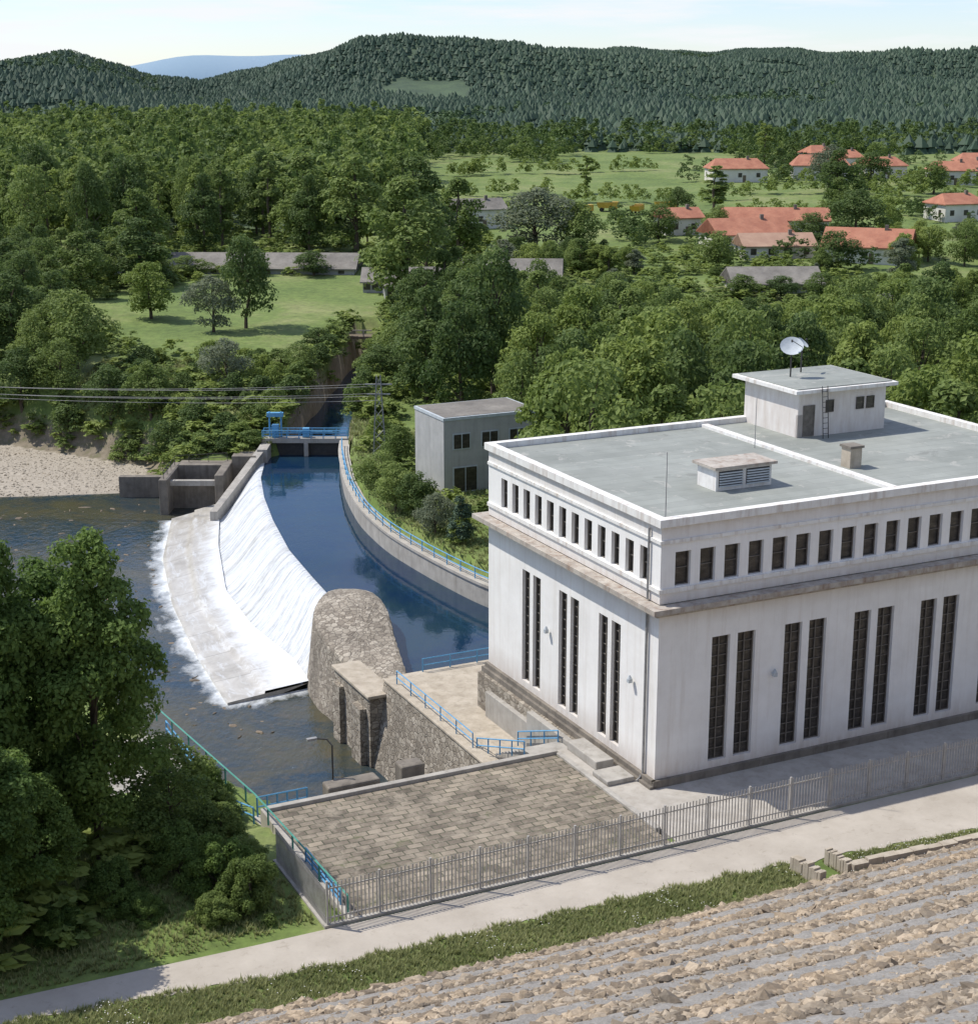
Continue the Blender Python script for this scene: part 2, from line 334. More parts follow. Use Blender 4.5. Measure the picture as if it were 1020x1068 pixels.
# ------------------------------------------------------------ terrain
def ss(a,b,x): t=np.clip((x-a)/(b-a),0,1); return t*t*(3-2*t)
def sdf(P,X,Y):
    P=np.array(P,float); d=np.full(X.shape,1e18); ins=np.zeros(X.shape,bool); n=len(P)
    for i in range(n):
        a=P[i]; b=P[(i+1)%n]; e=b-a; wx=X-a[0]; wy=Y-a[1]
        t=np.clip((wx*e[0]+wy*e[1])/(e@e),0,1); d=np.minimum(d,(wx-e[0]*t)**2+(wy-e[1]*t)**2)
        c=((a[1]<=Y)&(b[1]>Y))|((b[1]<=Y)&(a[1]>Y))
        xi=a[0]+(Y-a[1])/(e[1] if e[1]!=0 else 1e-9)*e[0]; ins^=c&(X<xi)
    d=np.sqrt(d); return np.where(ins,-d,d)
CREST=[(-26.8,186.5),(-26.2,178.5),(-24.6,169.5),(-22.4,160),(-19.4,149),(-16.3,140.4),(-13.3,132.5),(-12.6,129.5)]
FOOT=[(-31,180),(-30,172),(-28.5,162.2),(-25.2,146.5),(-21.1,136),(-16.6,128),(-14.6,122.5)]
OUTER=[(-35.8,174.5),(-33.7,158.7),(-30,144.3),(-25.1,129.8),(-20.7,118.7)]
RWALL=[(-18,191),(-17.7,184),(-15.7,169),(-13.2,157.5),(-9.8,148),(-5.2,139.3),(-.2,131),(8,123),(15,119)]
RIVER=[W(-6,7),W(-6,25),(-8,106),(-14,121),(-13,131),(-22,160),(-27,184),(-36,178),(-41,185),(-54,183),(-120,177),(-120,130),(-45,127),(-33,121),(-25,112),(-20,101),W(-15,7)]
CANAL=[W(14,31),W(-2,31),(-7.1,118),(-7.7,122.5),(-10.7,129)]+CREST[::-1]+[(-24.5,190),(-22.5,225),(-20.5,262),(-18,262),(-18.5,225),(-18.3,191)]+RWALL
BEACH=[(-40,184),(-54,182),(-120,176),(-120,214),(-66,213),(-44,200)]
PIER=[(-13.6,131.3),(-11.2,130.6),(-9.2,127.5),(-8.0,123.5),(-7.3,119),(-6.4,113.5),(-5.6,109.5),(-7.6,108.6),(-9.6,112.0),(-12.2,117.2),(-14.4,122.8),(-14.4,127)]
RIDGE_PX=[-400,-100,0,50,80,150,210,260,300,345,380,420,460,520,600,700,800,900,1020,1200,1500]
RIDGE_Y=[70,72,72,62,60,76,84,76,64,55,47,48,52,56,55,56,54,58,62,70,70]
def land(X,Y):
    X=np.asarray(X,float); Y=np.asarray(Y,float); u,v=UV(X,Y)
    z=np.full(X.shape,-1.5)+np.clip(Y-180,0,420)/420*15
    z=z+.35*np.sin(X*.13+1)*np.sin(Y*.11)*ss(150,200,Y)
    lw=ss(8,3,v)*np.where(u>-3,1,0)+np.where(u<=-3,ss(9,4,v),0)
    z=z*(1-np.clip(lw,0,1))
    z=z-3.5*ss(6,35,v)*ss(-16,-24,u)*ss(150,110,Y)
    z=z-(2.6+.5*np.sin(X*1.1)*np.sin(Y*.9))*ss(206,192,Y)*ss(-25,-28,X)*ss(-62,-46,X)*(Y>170)
    d=np.hypot(X,Y); px=510+np.arctan2(X,np.maximum(Y,1))*1730
    ry=np.interp(px,RIDGE_PX,RIDGE_Y)+1.2*np.sin(px*.045)+.8*np.sin(px*.11+2); zr=39.1+(88-ry)/1670*2300-7
    s=ss(640,2300,d)
    bump_=(np.sin(X*.0065+1.4)*np.sin(Y*.0095+X*.003)*20+np.sin(X*.018+Y*.006)*5)*np.minimum(s*2,1)*(1-.93*ss(1500,2200,d))
    hz=13.5+(zr-13.5)*s**.85+bump_
    hz=hz-ss(2350,3300,d)*60
    z=np.where(d>640,np.maximum(hz,12),z)
    b=sdf(BEACH,X,Y); zb=-8.35+.9*ss(0,22,-b)
    z=z*ss(0,7,b)+zb*(1-ss(0,7,b))
    z=z+.5*np.sin(X*.9)*np.sin(Y*.7)*ss(0,3,b)*ss(12,5,b)
    z=np.where((X>-37.4)&(X<-27)&(Y>170)&(Y<185.2),np.minimum(z,-8),z)
    r=sdf(RIVER,X,Y); k=ss(3.5,-.5,r)
    z=z*(1-k)+(-9.6)*k
    c=sdf(CANAL,X,Y); k=ss(1.4,.4,c); z=z*(1-k)-7*k
    e=-13.4+.15*np.clip(-12-u,0,30)*.55
    z=np.where(v<e,np.maximum(z,np.minimum((e-v)*.5+.0,37.)),z)
    t1=(u>-20.6)&(u<-3)&(v>-5.8)&(v<6.3)
    t2=(u>-5.2)&(u<17)&(v>6)&(v<31.5)
    z=np.where(t1,z-1.2,z); z=np.where(t2,np.minimum(z,-5.5),z)
    p=sdf(PIER,X,Y); z=np.where(p<1.2,np.minimum(z,-9),z)
    return z
def axis(fine0,fine1,step,lo,hi,g=1.045):
    a=list(np.arange(fine0,fine1+.01,step)); s=step; x=a[-1]
    while x<hi: s*=g; x+=s; a.append(x)
    s=step; x=a[0]
    while x>lo: s*=g; x-=s; a.insert(0,x)
    return np.array(a)
gx=axis(-72,62,1.0,-2400,2400); gy=axis(44,215,1.0,-14,3500,1.03)
GX,GY=np.meshgrid(gx,gy); GZ=land(GX,GY)
nx,ny=len(gx),len(gy)
idx=np.arange(nx*ny).reshape(ny,nx)
F=np.stack([idx[:-1,:-1],idx[:-1,1:],idx[1:,1:],idx[1:,:-1]],-1).reshape(-1,4)
gme=npmesh('ground',np.stack([GX,GY,GZ],-1).reshape(-1,3),F,'ground',smooth=True)
gu,gv=UV(GX,GY); gd=np.hypot(GX,GY)
b_=sdf(BEACH,GX,GY); r_=sdf(RIVER,GX,GY); c_=sdf(CANAL,GX,GY)
dirt=np.clip(ss(7,1,r_)*.6+ss(6,2,b_)*.62+ss(-12.8,-13.6,gv)*(gd<90)+ss(2.2,.8,c_)*(GY>190)*.9,0,1)
peb=np.clip(ss(1,-1,b_),0,1)
forest=np.clip(ss(640,700,gd)+ss(330,420,GY)*ss(-20,-45,GX)*.8*(gd<=700),0,1)
ca=gme.color_attributes.new('zone','FLOAT_COLOR','POINT')
ca.data.foreach_set('color',np.stack([dirt,peb,forest,np.ones_like(dirt)],-1).astype(np.float32).ravel())
npobj('ground',gme,kind='structure')
hv=[];n=120
for i in range(n):
    x=-3500+7000*i/(n-1); px=510+x/6400*1670
    h=39+6400/1670*(88-(66+6*math.sin(px*.012)+1.5*math.sin(px*.051+1)-9*math.exp(-((px-225)/75)**2)-10*math.exp(-((px-1010)/60)**2)))
    hv+=[(x,6400,0),(x,6450,h),(x,8000,0)]
mb=MB().add(hv,[(3*i+j,3*i+3+j,3*i+4+j,3*i+1+j) for i in range(n-1) for j in (0,1)])
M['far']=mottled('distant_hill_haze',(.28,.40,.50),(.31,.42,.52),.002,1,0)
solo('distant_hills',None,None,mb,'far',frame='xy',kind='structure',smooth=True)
# ------------------------------------------------------------ water
def sheet(name,poly,z,mat):
    return solo(name,None,None,MB().add([(p[0],p[1],z) for p in poly],[tuple(range(len(poly)))]),mat,frame='xy',kind='structure')
sheet('river_water',[W(-5,7),W(-5,25),(-6,106),(-12,121),(-12,131),(-20,160),(-25,184),(-36,183),(-41,190),(-56,192),(-125,185),(-125,120),(-45,117),(-33,112),(-28,108),(-24,98),W(-17,6.4)],-8.5,'river')
cw=[W(16,29.6),W(-2,29.6),(-7.5,118),(-8,123),(-11,129.2)]+[(x+.05,y) for x,y in CREST[::-1]]+[(-26,190.5),(-17.6,190.5)]+[(x+.3,y) for x,y in RWALL[1:]]
sheet('canal_water',cw,-4.5,'canal')
sheet('channel_water',[(-25,190.6),(-23.5,225),(-21,262),(-17.5,262),(-18,225),(-17.6,190.6)],-4.55,'canal')
def resample(P,n):
    P=np.array(P,float); d=np.r_[0,np.cumsum(np.hypot(*np.diff(P,axis=0).T))]; t=np.linspace(0,d[-1],n)
    return np.stack([np.interp(t,d,P[:,0]),np.interp(t,d,P[:,1])],-1),t
def smoothp(P,n,k=5):
    Q,t=resample(P,n); 
    for _ in range(k*3):
        Q[1:-1]=(Q[:-2]+2*Q[1:-1]+Q[2:])/4
    return Q,t
n=200; cr,tc_=smoothp(CREST,n,8); ft,_=smoothp(FOOT,n,8); ou,_=smoothp(OUTER,n,8)
def uvsheet(name,rows,mat,ts,trow):
    V=np.stack(rows,0); m_,n_=V.shape[:2]; idx=np.arange(m_*n_).reshape(m_,n_)
    F=np.stack([idx[:-1,:-1],idx[1:,:-1],idx[1:,1:],idx[:-1,1:]],-1).reshape(-1,4)
    me=npmesh(name,V.reshape(-1,3),F,mat,smooth=True)
    ul=me.uv_layers.new(name='UVMap'); U=np.stack([np.broadcast_to(ts[None],(m_,n_)),np.broadcast_to(np.array(trow)[:,None],(m_,n_))],-1).reshape(-1,2)
    li=np.empty(len(me.loops),np.int32); me.loops.foreach_get('vertex_index',li); ul.data.foreach_set('uv',U[li].astype(np.float32).ravel()); return me
rows=[];tr=[]
ripple=.10*np.sin(tc_*1.1)+.06*np.sin(tc_*2.7+1)+rng.normal(0,.015,n)
for j in range(19):
    t=j/18; p=cr*(1-t)+ft*t
    if j==0: p=cr+(cr-ft)*.07
    z=-4.42-3.6*(t**1.25*.3+.7*(t*t*(3-2*t))) + ripple*t*(1.3-t)
    if j==0: z=-4.6+ripple*0
    rows.append(np.c_[p,np.full(n,0)+z]); tr.append(t*5.5)
npobj('weir_cascade',uvsheet('weir_cascade',rows,'fall',tc_,tr),kind='structure')
rows=[];tr=[]
for j in range(12):
    t=j/11; p=ft*(1-t)+ou*t; rows.append(np.c_[p,np.full(n,-7.82-.2*t-(.24 if t>.55 else 0))]); tr.append(t*8)
    if j==6: rows.append(np.c_[p+(ou-ft)*.012,np.full(n,-7.82-.2*t-.24)]) ; tr.append(t*8+.1)
rows.append(np.c_[ou,np.full(n,-9.2)]); tr.append(8.6)
tg=Thing('weir','curved concrete weir with pale apron below white falling water','weir',base=(-23,150,-8.3),frame='xy')
ap=npobj('apron',uvsheet('apron',rows,'apron',tc_,tr)); ap.parent=tg.o; ap.location=(23,-150,8.3)
for c_,f_,o_ in [(cr[-1],ft[-1],ou[-1]),(cr[0],ft[0],ou[0])]:
    tg.part('end_wall',MB().add([(c_[0],c_[1],-4.5),(f_[0],f_[1],-8),(o_[0],o_[1],-8.26),(o_[0],o_[1],-9.3),(c_[0],c_[1],-9.3)],[(0,1,2,3,4)]),'conc')
pth=np.r_[ou,np.stack([np.linspace(ou[-1][0],ft[-1][0],30),np.linspace(ou[-1][1],ft[-1][1],30)],-1)[1:]]
pth,tp=resample(pth,160); g_=np.gradient(pth,axis=0); for_=np.c_[g_[:,1],-g_[:,0]]; for_/=np.linalg.norm(for_,axis=1)[:,None]
for _ in range(10): for_[1:-1]=(for_[:-2]+2*for_[1:-1]+for_[2:])/4
if for_[50,0]>0: for_=-for_
rows=[];tr=[]
for j in range(5): rows.append(np.c_[pth+for_*(-.05+.6*j),np.full(len(pth),-8.482)]); tr.append(j/4*1.25)
npobj('foam',uvsheet('foam',rows,'foam',tp,tr),kind='stuff')
rr=np.linspace(0,2*math.pi,40); cx_,cy_=W(-12.5,21); rows=[];tr=[]
for j in range(5): rows.append(np.c_[cx_+np.cos(rr)*(.3+1.1*j),cy_+np.sin(rr)*(.2+.75*j),np.full(40,-8.48)]); tr.append(.3+j/4)
npobj('foam',uvsheet('foam',rows,'foam',rr*3,tr),kind='stuff')
# ------------------------------------------------------------ road, paving, plaza
up=[(-75,-6.2),(-38,-6.3),(-26,-6.75),(-20,-6.85),(50,-6.85)]; lo=[(-75,-9),(-38,-8.3),(-33,-8.8),(-25.6,-9.9),(-13,-10.4),(0,-11),(13,-12.2),(50,-14)]
def strip(up,lo,z,n=60):
    us=np.linspace(up[0][0],up[-1][0],n); a=np.interp(us,*zip(*up)); b=np.interp(us,*zip(*lo)); 
    b=b+.12*np.sin(us*1.7)+.08*np.sin(us*4.1)+rng.normal(0,.05,n); m=MB()
    m.add([(us[i],a[i],z) for i in range(n)]+[(us[i],b[i],z) for i in range(n)],[(i,n+i,n+i+1,i+1) for i in range(n-1)]); return m
solo('road',None,None,strip(up,lo,.03,400),'road',kind='structure')
mb=MB().box(-2.54,50,-6.7,-.26,-.3,.05).box(-2.54,-.46,-.26,7.1,-.3,.05); solo('pavement',None,None,mb,'pave',kind='structure')
mb=MB().box(-21,-2.9,-6.3,6.5,-9.6,.06); solo('paved_terrace',None,None,mb,'paver',kind='structure')
mb=MB()
mb.box(-21.35,-21.02,-6.6,6.9,-9.6,.22); mb.box(-21.02,-2.8,6.52,6.95,-9.6,.28); mb.box(-2.9,-2.55,-4.8,6.5,-.5,.2)
solo('terrace_kerb_wall','low concrete kerb wall around the paved terrace','wall',mb,'conc',bevel=.04)
for i,(u0,u1,v0,z1) in enumerate([(-17.2,-14.0,7.2,.45),(-12.6,-11.1,7.4,.75)]):
    mb=MB().box(u0,u1,v0,v0+1.1,-4,z1); solo('concrete_block','brown stained concrete block standing by the terrace edge','concrete block',mb,'darkconc',base=(u0,v0,-4),group='concrete blocks by the terrace',bevel=.12)
T=Thing('stone_platform','beige stone platform with stairs beside the power station','platform',base=(-5,7,-9))
T.part('deck',MB().box(-4.2,0,13.5,29.9,-9.6,-2.7).box(0,15,22.0,29.9,-9.6,-2.7),'stonecap')
mb=MB()
for i in range(12): mb.box(-4.2,-1.6,13.5-.45*(i+1),13.5-.45*i,-9.6,-2.7+.22*(i+1))
mb.box(-4.2,-1.6,6.97,8.1,-9.6,-.02)
T.part('stairs',mb,'conc',bevel=.02)
T.part('side_wall',MB().box(-1.55,-1.1,7.2,13,-4,.25).box(-1.1,-.5,9,20,-4,-.9).box(-1.1,-.5,7.2,9,-4,-.2),'conc',bevel=.04)
T.part('planter',MB().box(-1.9,-.7,3.4,7.0,.05,.6).box(-2.4,-.6,1.2,3.0,.05,.35),'conc',bevel=.06)
mb=MB(); 
mb.prism([(-5.2,6.97),(-4.2,6.97),(-4.2,28),(-5.2,28)],-9.6,-2.2)
mb.add([(-5.2,7,-9.6),(-6.2,7,-9.6),(-6.6,28,-9.6),(-5.2,28,-9.6),(-5.2,7,-2.2),(-5.25,7,-2.2),(-5.25,28,-2.2),(-5.2,28,-2.2)],[(1,5,6,2),(0,4,5,1),(3,2,6,7),(4,7,6,5)])
T=Thing('retaining_wall','tall weathered stone retaining wall rising from the river','wall',base=(-5,7,-9.6))
T.part('wall',mb,'stone'); T.part('coping',MB().box(-5.35,-4.1,7.0,28,-2.2,-2.0),'stonecap',bevel=.05)
T.part('wall_ledge',MB().box(-6.9,-5.6,9,20,-9.6,-6.6),'stone',bevel=.08)
def uvp(P): return [UV(np.float64(x),np.float64(y)) for x,y in P]
T=Thing('stone_pier','rounded stone masonry pier with cobbled top at the weir end','stone pier',base=(-3,35,-9.6))
L=np.array(uvp(PIER)); L,_=resample(np.r_[L,L[:1]],90); L=L[:-1]
for _ in range(6): L=(np.roll(L,1,0)+2*L+np.roll(L,-1,0))/4
m_=len(L); cen=L.mean(0); vs=[];fs=[]
def ztop(p):
    return -2.75+.85*math.exp(-((p[1]-46)/5)**2)-.16*max(0,-(p[0]+1.5))
prof=[(1.12,-9.6),(1.08,-7.7),(1.045,-6.0),(1.01,None),(.985,None),(.95,None),(.86,None),(.7,None),(.45,None),(.2,None)]
drop={1.01:1.1,.985:.34,.95:.12,.86:.02,.7:0,.45:-.03,.2:-.05}
for k_,(s_,zz) in enumerate(prof):
    for p in L:
        q=cen+(p-cen)*s_
        if zz is not None: q=p+(p-cen)/np.linalg.norm(p-cen)*(s_-1)*9
        z=zz if zz is not None else ztop(q)-drop[s_]
        vs.append((q[0]+rng.normal(0,.03),q[1]+rng.normal(0,.03),z+rng.normal(0,.02)))
for k_ in range(len(prof)-1):
    for i in range(m_): fs.append((k_*m_+i,k_*m_+(i+1)%m_,(k_+1)*m_+(i+1)%m_,(k_+1)*m_+i))
fs.append(tuple(range((len(prof)-1)*m_,len(prof)*m_)))
T.part('masonry',MB().add(vs,fs),'stone')
T.part('buttress',MB().box(-6.6,-4.6,27.5,34.5,-9.6,-3.2).box(-7.1,-6.6,28.2,30,-9.6,-4.2).box(-7.0,-6.6,32.6,34.0,-9.6,-4.0),'stone'); T.part('buttress_cap',MB().box(-6.8,-4.5,27.3,34.7,-3.2,-2.95),'stonecap',bevel=.06)
# ------------------------------------------------------------ powerhouse
L1,L2=21.7,33.4
P=Thing('powerhouse','white two tier power station with tall slit windows and flat roof','building',base=(0,0,0))
def wallrow(mb,axis_,length,z0,z1,ops,th=.5,start=0.):
    def bx(a0,a1,zz0,zz1):
        if a1-a0<1e-4 or zz1-zz0<1e-4: return
        if axis_=='u': mb.box(a0,a1,0,th,zz0,zz1)
        else: mb.box(0,th,a0,a1,zz0,zz1)
    zb,zt=ops[0][2],ops[0][3]
    bx(start,length,z0,zb); bx(start,length,zt,z1)
    a=start
    for o_ in ops: bx(a,o_[0],zb,zt); a=o_[1]
    bx(a,length,zb,zt)
tallR=[(c-.62,c+.62,.95,8.6) for k in range(6) for c in (4.22+5.07*k,5.98+5.07*k)]
tallL=[(c-.52,c+.52,.95,8.6) for k in range(3) for c in (4.65+5*k,6.15+5*k)]
smallR=[(.95+1.64*k,1.97+1.64*k,12.0,14.0) for k in range(20) if 1.9+1.64*k<33]
smallL=[(1.3+1.6*k,2.2+1.6*k,12.0,14.0) for k in range(12)]
mb=MB()
wallrow(mb,'u',L2,.5,10.7,tallR); wallrow(mb,'u',L2,11.06,15.55,smallR)
wallrow(mb,'v',L1,.5,10.7,tallL,start=.5); wallrow(mb,'v',L1,11.06,15.55,smallL,start=.5)
mb.box(.5,L2,L1-.5,L1,.5,15.55); mb.box(L2-.5,L2,.5,L1-.5,.5,15.55)
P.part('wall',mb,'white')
P.part('plinth',MB().box(-.25,L2+.25,-.25,-.002,-.3,.5).box(-.45,-.002,-.25,L1+.2,-3.2,.2).box(-.25,-.002,-.2,L1+.1,.2,.5),'darkconc')
P.part('stone_base',MB().box(-.75,-.451,8,L1+.2,-3.2,-.15),'stone')
mb=MB().box(-.85,L2+.85,-.85,0,10.72,11.02).box(-.85,0,0,L1+.85,10.72,11.02).box(0,L2,L1,L1+.85,10.72,11.02)
mb.box(-.4,L2+.4,-.4,-.002,10.45,10.72).box(-.4,-.002,0,L1+.4,10.45,10.72)
P.part('ledge',mb,'ledge')
mb=MB()
for a0,a1,b0,b1 in ((-.22,L2+.22,-.22,.35),(-.22,L2+.22,L1-.35,L1+.22),(-.22,.35,.35,L1-.35),(L2-.35,L2+.22,.35,L1-.35)): mb.box(a0,a1,b0,b1,15.55,16.0)
mb.box(-.1,L2+.1,-.1,-.002,14.55,14.75).box(-.1,-.002,0,L1,14.55,14.75)
P.part('parapet',mb,'white2')
P.part('sill_band',MB().box(-.12,L2,-.12,-.002,11.7,11.95).box(-.12,-.002,0,L1,11.7,11.95),'white2')
P.part('roof',MB().box(.35,L2-.35,.35,L1-.35,15.2,15.62),'roof')
P.part('roof_joint',MB().box(16.55,17.1,.36,L1-.36,15.62,15.82),'white2')
def window(parent,axis_,o_,depth=.22,rows=1,cols=1,thing=P):
    a0,a1,z0,z1=o_; mb=MB(); t=.06
    def bx(m,x0,x1,d0,d1,zz0,zz1):
        if axis_=='u': m.box(x0,x1,d0,d1,zz0,zz1)
        else: m.box(d0,d1,x0,x1,zz0,zz1)
    d=depth
    bx(mb,a0,a0+t,d,d+.08,z0,z1); bx(mb,a1-t,a1,d,d+.08,z0,z1); bx(mb,a0+t,a1-t,d,d+.08,z0,z0+t); bx(mb,a0+t,a1-t,d,d+.08,z1-t,z1)
    for i in range(1,rows): zc=z0+(z1-z0)*i/rows; bx(mb,a0+t,a1-t,d+.03,d+.09,zc-.025,zc+.025)
    for i in range(1,cols): ac=a0+(a1-a0)*i/cols; bx(mb,ac-.03,ac+.03,d-.002,d+.078,z0+t,z1-t)
    w=thing.part('window',mb,'frame',parent=parent)
    g=MB(); bx(g,a0+.01,a1-.01,d+.1,d+.14,z0,z1); thing.part('glass',g,'glass',parent=w); return w
for o_ in tallR: window(None,'u',o_,rows=12,cols=2)
for o_ in tallL: window(None,'v',o_,rows=12,cols=2)
for o_ in smallR: window(None,'u',o_,rows=2,cols=1)
for o_ in smallL: window(None,'v',o_,rows=2,cols=1)
P.part('downpipe',MB().tube([(-.12,1.1,15.3),(-.12,1.1,11.1)],.07).tube([(-.12,1.1,10.4),(-.12,1.1,.5),(-.5,1.1,.1)],.08),'metal')
for (u,v,z) in ((-.25,2.6,5.6),(7.9,-.25,5.6),(-.25,12.9,5.4)):
    P.part('wall_lamp',MB().box(u-.12,u+.12,v-.12,v+.12,z,z+.22).tube([(u,v,z+.22),(u,v,z+.45)],[.16,.05],8),'louvre')
V_=P.part('roof_vent',MB().box(7.0,11.0,5.2,7.2,15.62,16.95),'white2')
P.part('vent_cap',MB().box(6.75,11.25,4.95,7.45,16.95,17.12),'ledge',parent=V_)
for k in range(2):
    mb=MB().box(7.2+1.95*k,8.85+1.95*k,5.15,5.19,15.85,16.8)
    P.part('vent_opening',mb,'dark',parent=V_)
    mb=MB()
    for i in range(6): mb.box(7.2+1.95*k,8.85+1.95*k,5.04,5.14,15.86+.16*i,15.94+.16*i)
    P.part('louvre',mb,'louvre',parent=V_)
C_=P.part('chimney',MB().box(17.9,18.8,6.4,7.3,15.62,16.9),'stonecap'); P.part('chimney_cap',MB().box(17.8,18.9,6.3,7.4,16.9,17.05),'darkconc',parent=C_)
P.part('antenna_pole',MB().tube([(.6,.6,15.6),(.6,.6,19.6)],[.035,.02]),'metal')
P.part('antenna_pole',MB().tube([(16.0,14,15.6),(16.0,14,19)],[.03,.02]),'metal')
PZ=18.75
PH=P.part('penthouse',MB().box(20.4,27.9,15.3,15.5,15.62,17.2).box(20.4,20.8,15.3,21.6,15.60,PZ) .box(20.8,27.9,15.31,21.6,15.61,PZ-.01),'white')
P.part('penthouse_roof',MB().box(19.8,28.5,14.75,22.4,PZ,PZ+.25),'white2',parent=PH)
P.part('penthouse_roof_deck',MB().box(20.1,28.2,15.05,22.1,PZ+.25,PZ+.32),'roof',parent=PH)
def flatwin(u0,u1,v,z0,z1,name='window',mat='glass'):
    return P.part(name,MB().box(u0-.08,u0,v-.06,v,z0-.08,z1+.08).box(u1,u1+.08,v-.06,v,z0-.08,z1+.08).box(u0,u1,v-.06,v,z1,z1+.08).box(u0,u1,v-.06,v,z0-.08,z0).box(u0,u1,v-.02,v-.005,z0,z1),mat,parent=PH)
flatwin(20.9,21.7,15.29,15.75,17.75,'door','frame')
for u in (22.8,25.4,26.3): flatwin(u,u+.5,15.29,17.3,18.0)
mb=MB()
for s_ in (0,.45): mb.tube([(21.9+s_,14.35,15.62),(21.9+s_,14.72,19.2)],.03)
for i in range(9): mb.tube([(21.9,14.38+.035*i,15.95+.36*i),(22.35,14.38+.035*i,15.95+.36*i)],.02,4)
P.part('ladder',mb,'dark',parent=PH)
def dish(name,u,v,z,r,yaw,label):
    T=Thing(name,label,'satellite dish',base=(u,v,z-.0),group='satellite dishes on the roof')
    T.part('mast',MB().tube([(u,v,z),(u,v,z+1.9)],.06),'dark')
    dirv=Vector((math.cos(yaw)*.85,math.sin(yaw)*.85,.95)).normalized(); c=Vector((u,v,z+2.1))
    a=dirv.orthogonal().normalized(); b=dirv.cross(a); vs=[];fs=[]
    for j in range(6):
        rr=r*(j+.01)/5
        for i in range(20):
            an=i*math.pi/10; q=c+(a*math.cos(an)+b*math.sin(an))*rr+dirv*(.25*(rr/r)**2*r); vs.append(tuple(q))
    for j in range(5):
        for i in range(20): fs.append((j*20+i,j*20+(i+1)%20,(j+1)*20+(i+1)%20,(j+1)*20+i))
    T.part('reflector',MB().add(vs,fs),'louvre',smooth=True)
    T.part('feed_arm',MB().tube([tuple(c-b*r*.9+dirv*.2),tuple(c+dirv*r*.95)],.025).tube([tuple(c+dirv*r*.8),tuple(c+dirv*r*1.0)],.07),'dark')
dish('satellite_dish',22.6,19.3,PZ+.3,.82,-2.2,'large pale satellite dish on a mast above the penthouse')
dish('satellite_dish',24.4,20.5,PZ+.3,.48,-.9,'small satellite dish beside the larger one on the penthouse')
# ------------------------------------------------------------ grey annex
G_=Thing('grey_building','small grey two storey flat roofed building among trees','building',base=(19.8,72.9,-1.8))
bu,bv=19.9,72.9
G_.part('wall',MB().box(bu,bu+10.8,bv,bv+7.3,-2.6,6.1),'greywall')
G_.part('roof',MB().box(bu-.07,bu+10.87,bv-.07,bv+7.37,6.1,6.4),'louvre'); G_.part('roof_deck',MB().box(bu+.2,bu+10.6,bv+.2,bv+7.1,6.4,6.44),'oldroof')
for (a,z0,z1,w) in ((1.0,3.0,4.7,2.0),(4.2,3.0,4.7,2.0),(7.4,3.0,4.7,2.0),(1.0,-1.5,1.2,2.8),(5.0,-.8,1.2,2.0),(8.0,-.8,1.2,1.8)):
    mb=MB().box(bu+a,bu+a+w,bv-.06,bv-.003,z0,z1); w_=G_.part('window',mb,'louvre')
    G_.part('glass',MB().box(bu+a+.12,bu+a+w/2-.06,bv-.09,bv-.062,z0+.12,z1-.12).box(bu+a+w/2+.06,bu+a+w-.12,bv-.09,bv-.062,z0+.12,z1-.12),'glass',parent=w_)
# ------------------------------------------------------------ fence
def post_copies(first,offs,parent):
    for (dx,dy,dz) in offs:
        c=first.copy(); c.location=(first.location[0]+dx,first.location[1]+dy,first.location[2]+dz); c.parent=parent; COL.objects.link(c)
FV=-6.62; FH=2.35
FT=Thing('metal_fence','long grey metal picket fence beside the road','fence',base=(-22.4,FV,0))
FT.part('rail',MB().box(-22.4,44,FV-.02,FV+.02,.45,.52),'fence'); FT.part('rail',MB().box(-22.4,44,FV-.021,FV+.021,1.98,2.05),'fence')
FT.part('footing',MB().box(-22.6,44,FV-.13,FV+.13,-.2,.16),'conc')
ps=FT.part('post',MB().box(-22.45,-22.35,FV-.05,FV+.05,.16,FH+.1),'fence'); post_copies(ps,[(2.7*i,0,0) for i in range(1,25)],FT.o)
mb=MB()
for i in range(13): mb.box(-22.4+.2*(i+.55),-22.4+.2*(i+.55)+.06,FV-.045,FV-.022,.2,FH+rng.normal(0,.02))
pk=FT.part('picket_panel',mb,'fence'); post_copies(pk,[(2.7*i,0,0) for i in range(1,24)],FT.o)
FR=Thing('metal_fence','short grey metal picket fence at the terrace end','fence',base=(-22.4,FV,0))
FR.part('rail',MB().box(-22.42,-22.38,FV,.8,.35,.41),'fence'); FR.part('rail',MB().box(-22.42,-22.38,FV,.8,1.62,1.68),'fence')
mb=MB()
for i in range(46): mb.box(-22.45,-22.42,FV+.2+.16*i,FV+.25+.16*i,-.1,1.95)
FR.part('picket_panel',mb,'fence'); FR.part('footing',MB().box(-22.6,-22.2,FV+.14,1,-.5,.1),'conc')
def railing(name,label,pts,mat,h=1.0,gap=2.2,r=.035,group=None,frame='uv',rails=2):
    P_=[Vector(p) for p in pts]; b=pts[0]
    T=Thing(name,label,'railing',base=tuple(b),group=group,frame=frame)
    for k in range(rails):
        hh=h*(k+1)/rails; T.part('rail',MB().tube([tuple(p+Vector((0,0,hh))) for p in P_],r,5),mat)
    ds=[0]
    for i in range(1,len(P_)): ds.append(ds[-1]+(P_[i]-P_[i-1]).length)
    n_=max(2,int(ds[-1]/gap)+1); first=None
    for i in range(n_):
        t=ds[-1]*i/(n_-1); q=[np.interp(t,ds,[p[c] for p in P_]) for c in range(3)]
        if first is None:
            first=T.part('post',MB().tube([tuple(q),(q[0],q[1],q[2]+h)],r*1.1,5),mat); q0=q
        else: post_copies(first,[(q[0]-q0[0],q[1]-q0[1],q[2]-q0[2])],T.o)
    return T
rw,_=smoothp(RWALL,70,3)
nrm=np.gradient(rw,axis=0); nrm=np.c_[nrm[:,1],-nrm[:,0]]; nrm/=np.linalg.norm(nrm,axis=1)[:,None]
if nrm[30,0]<0: nrm=-nrm
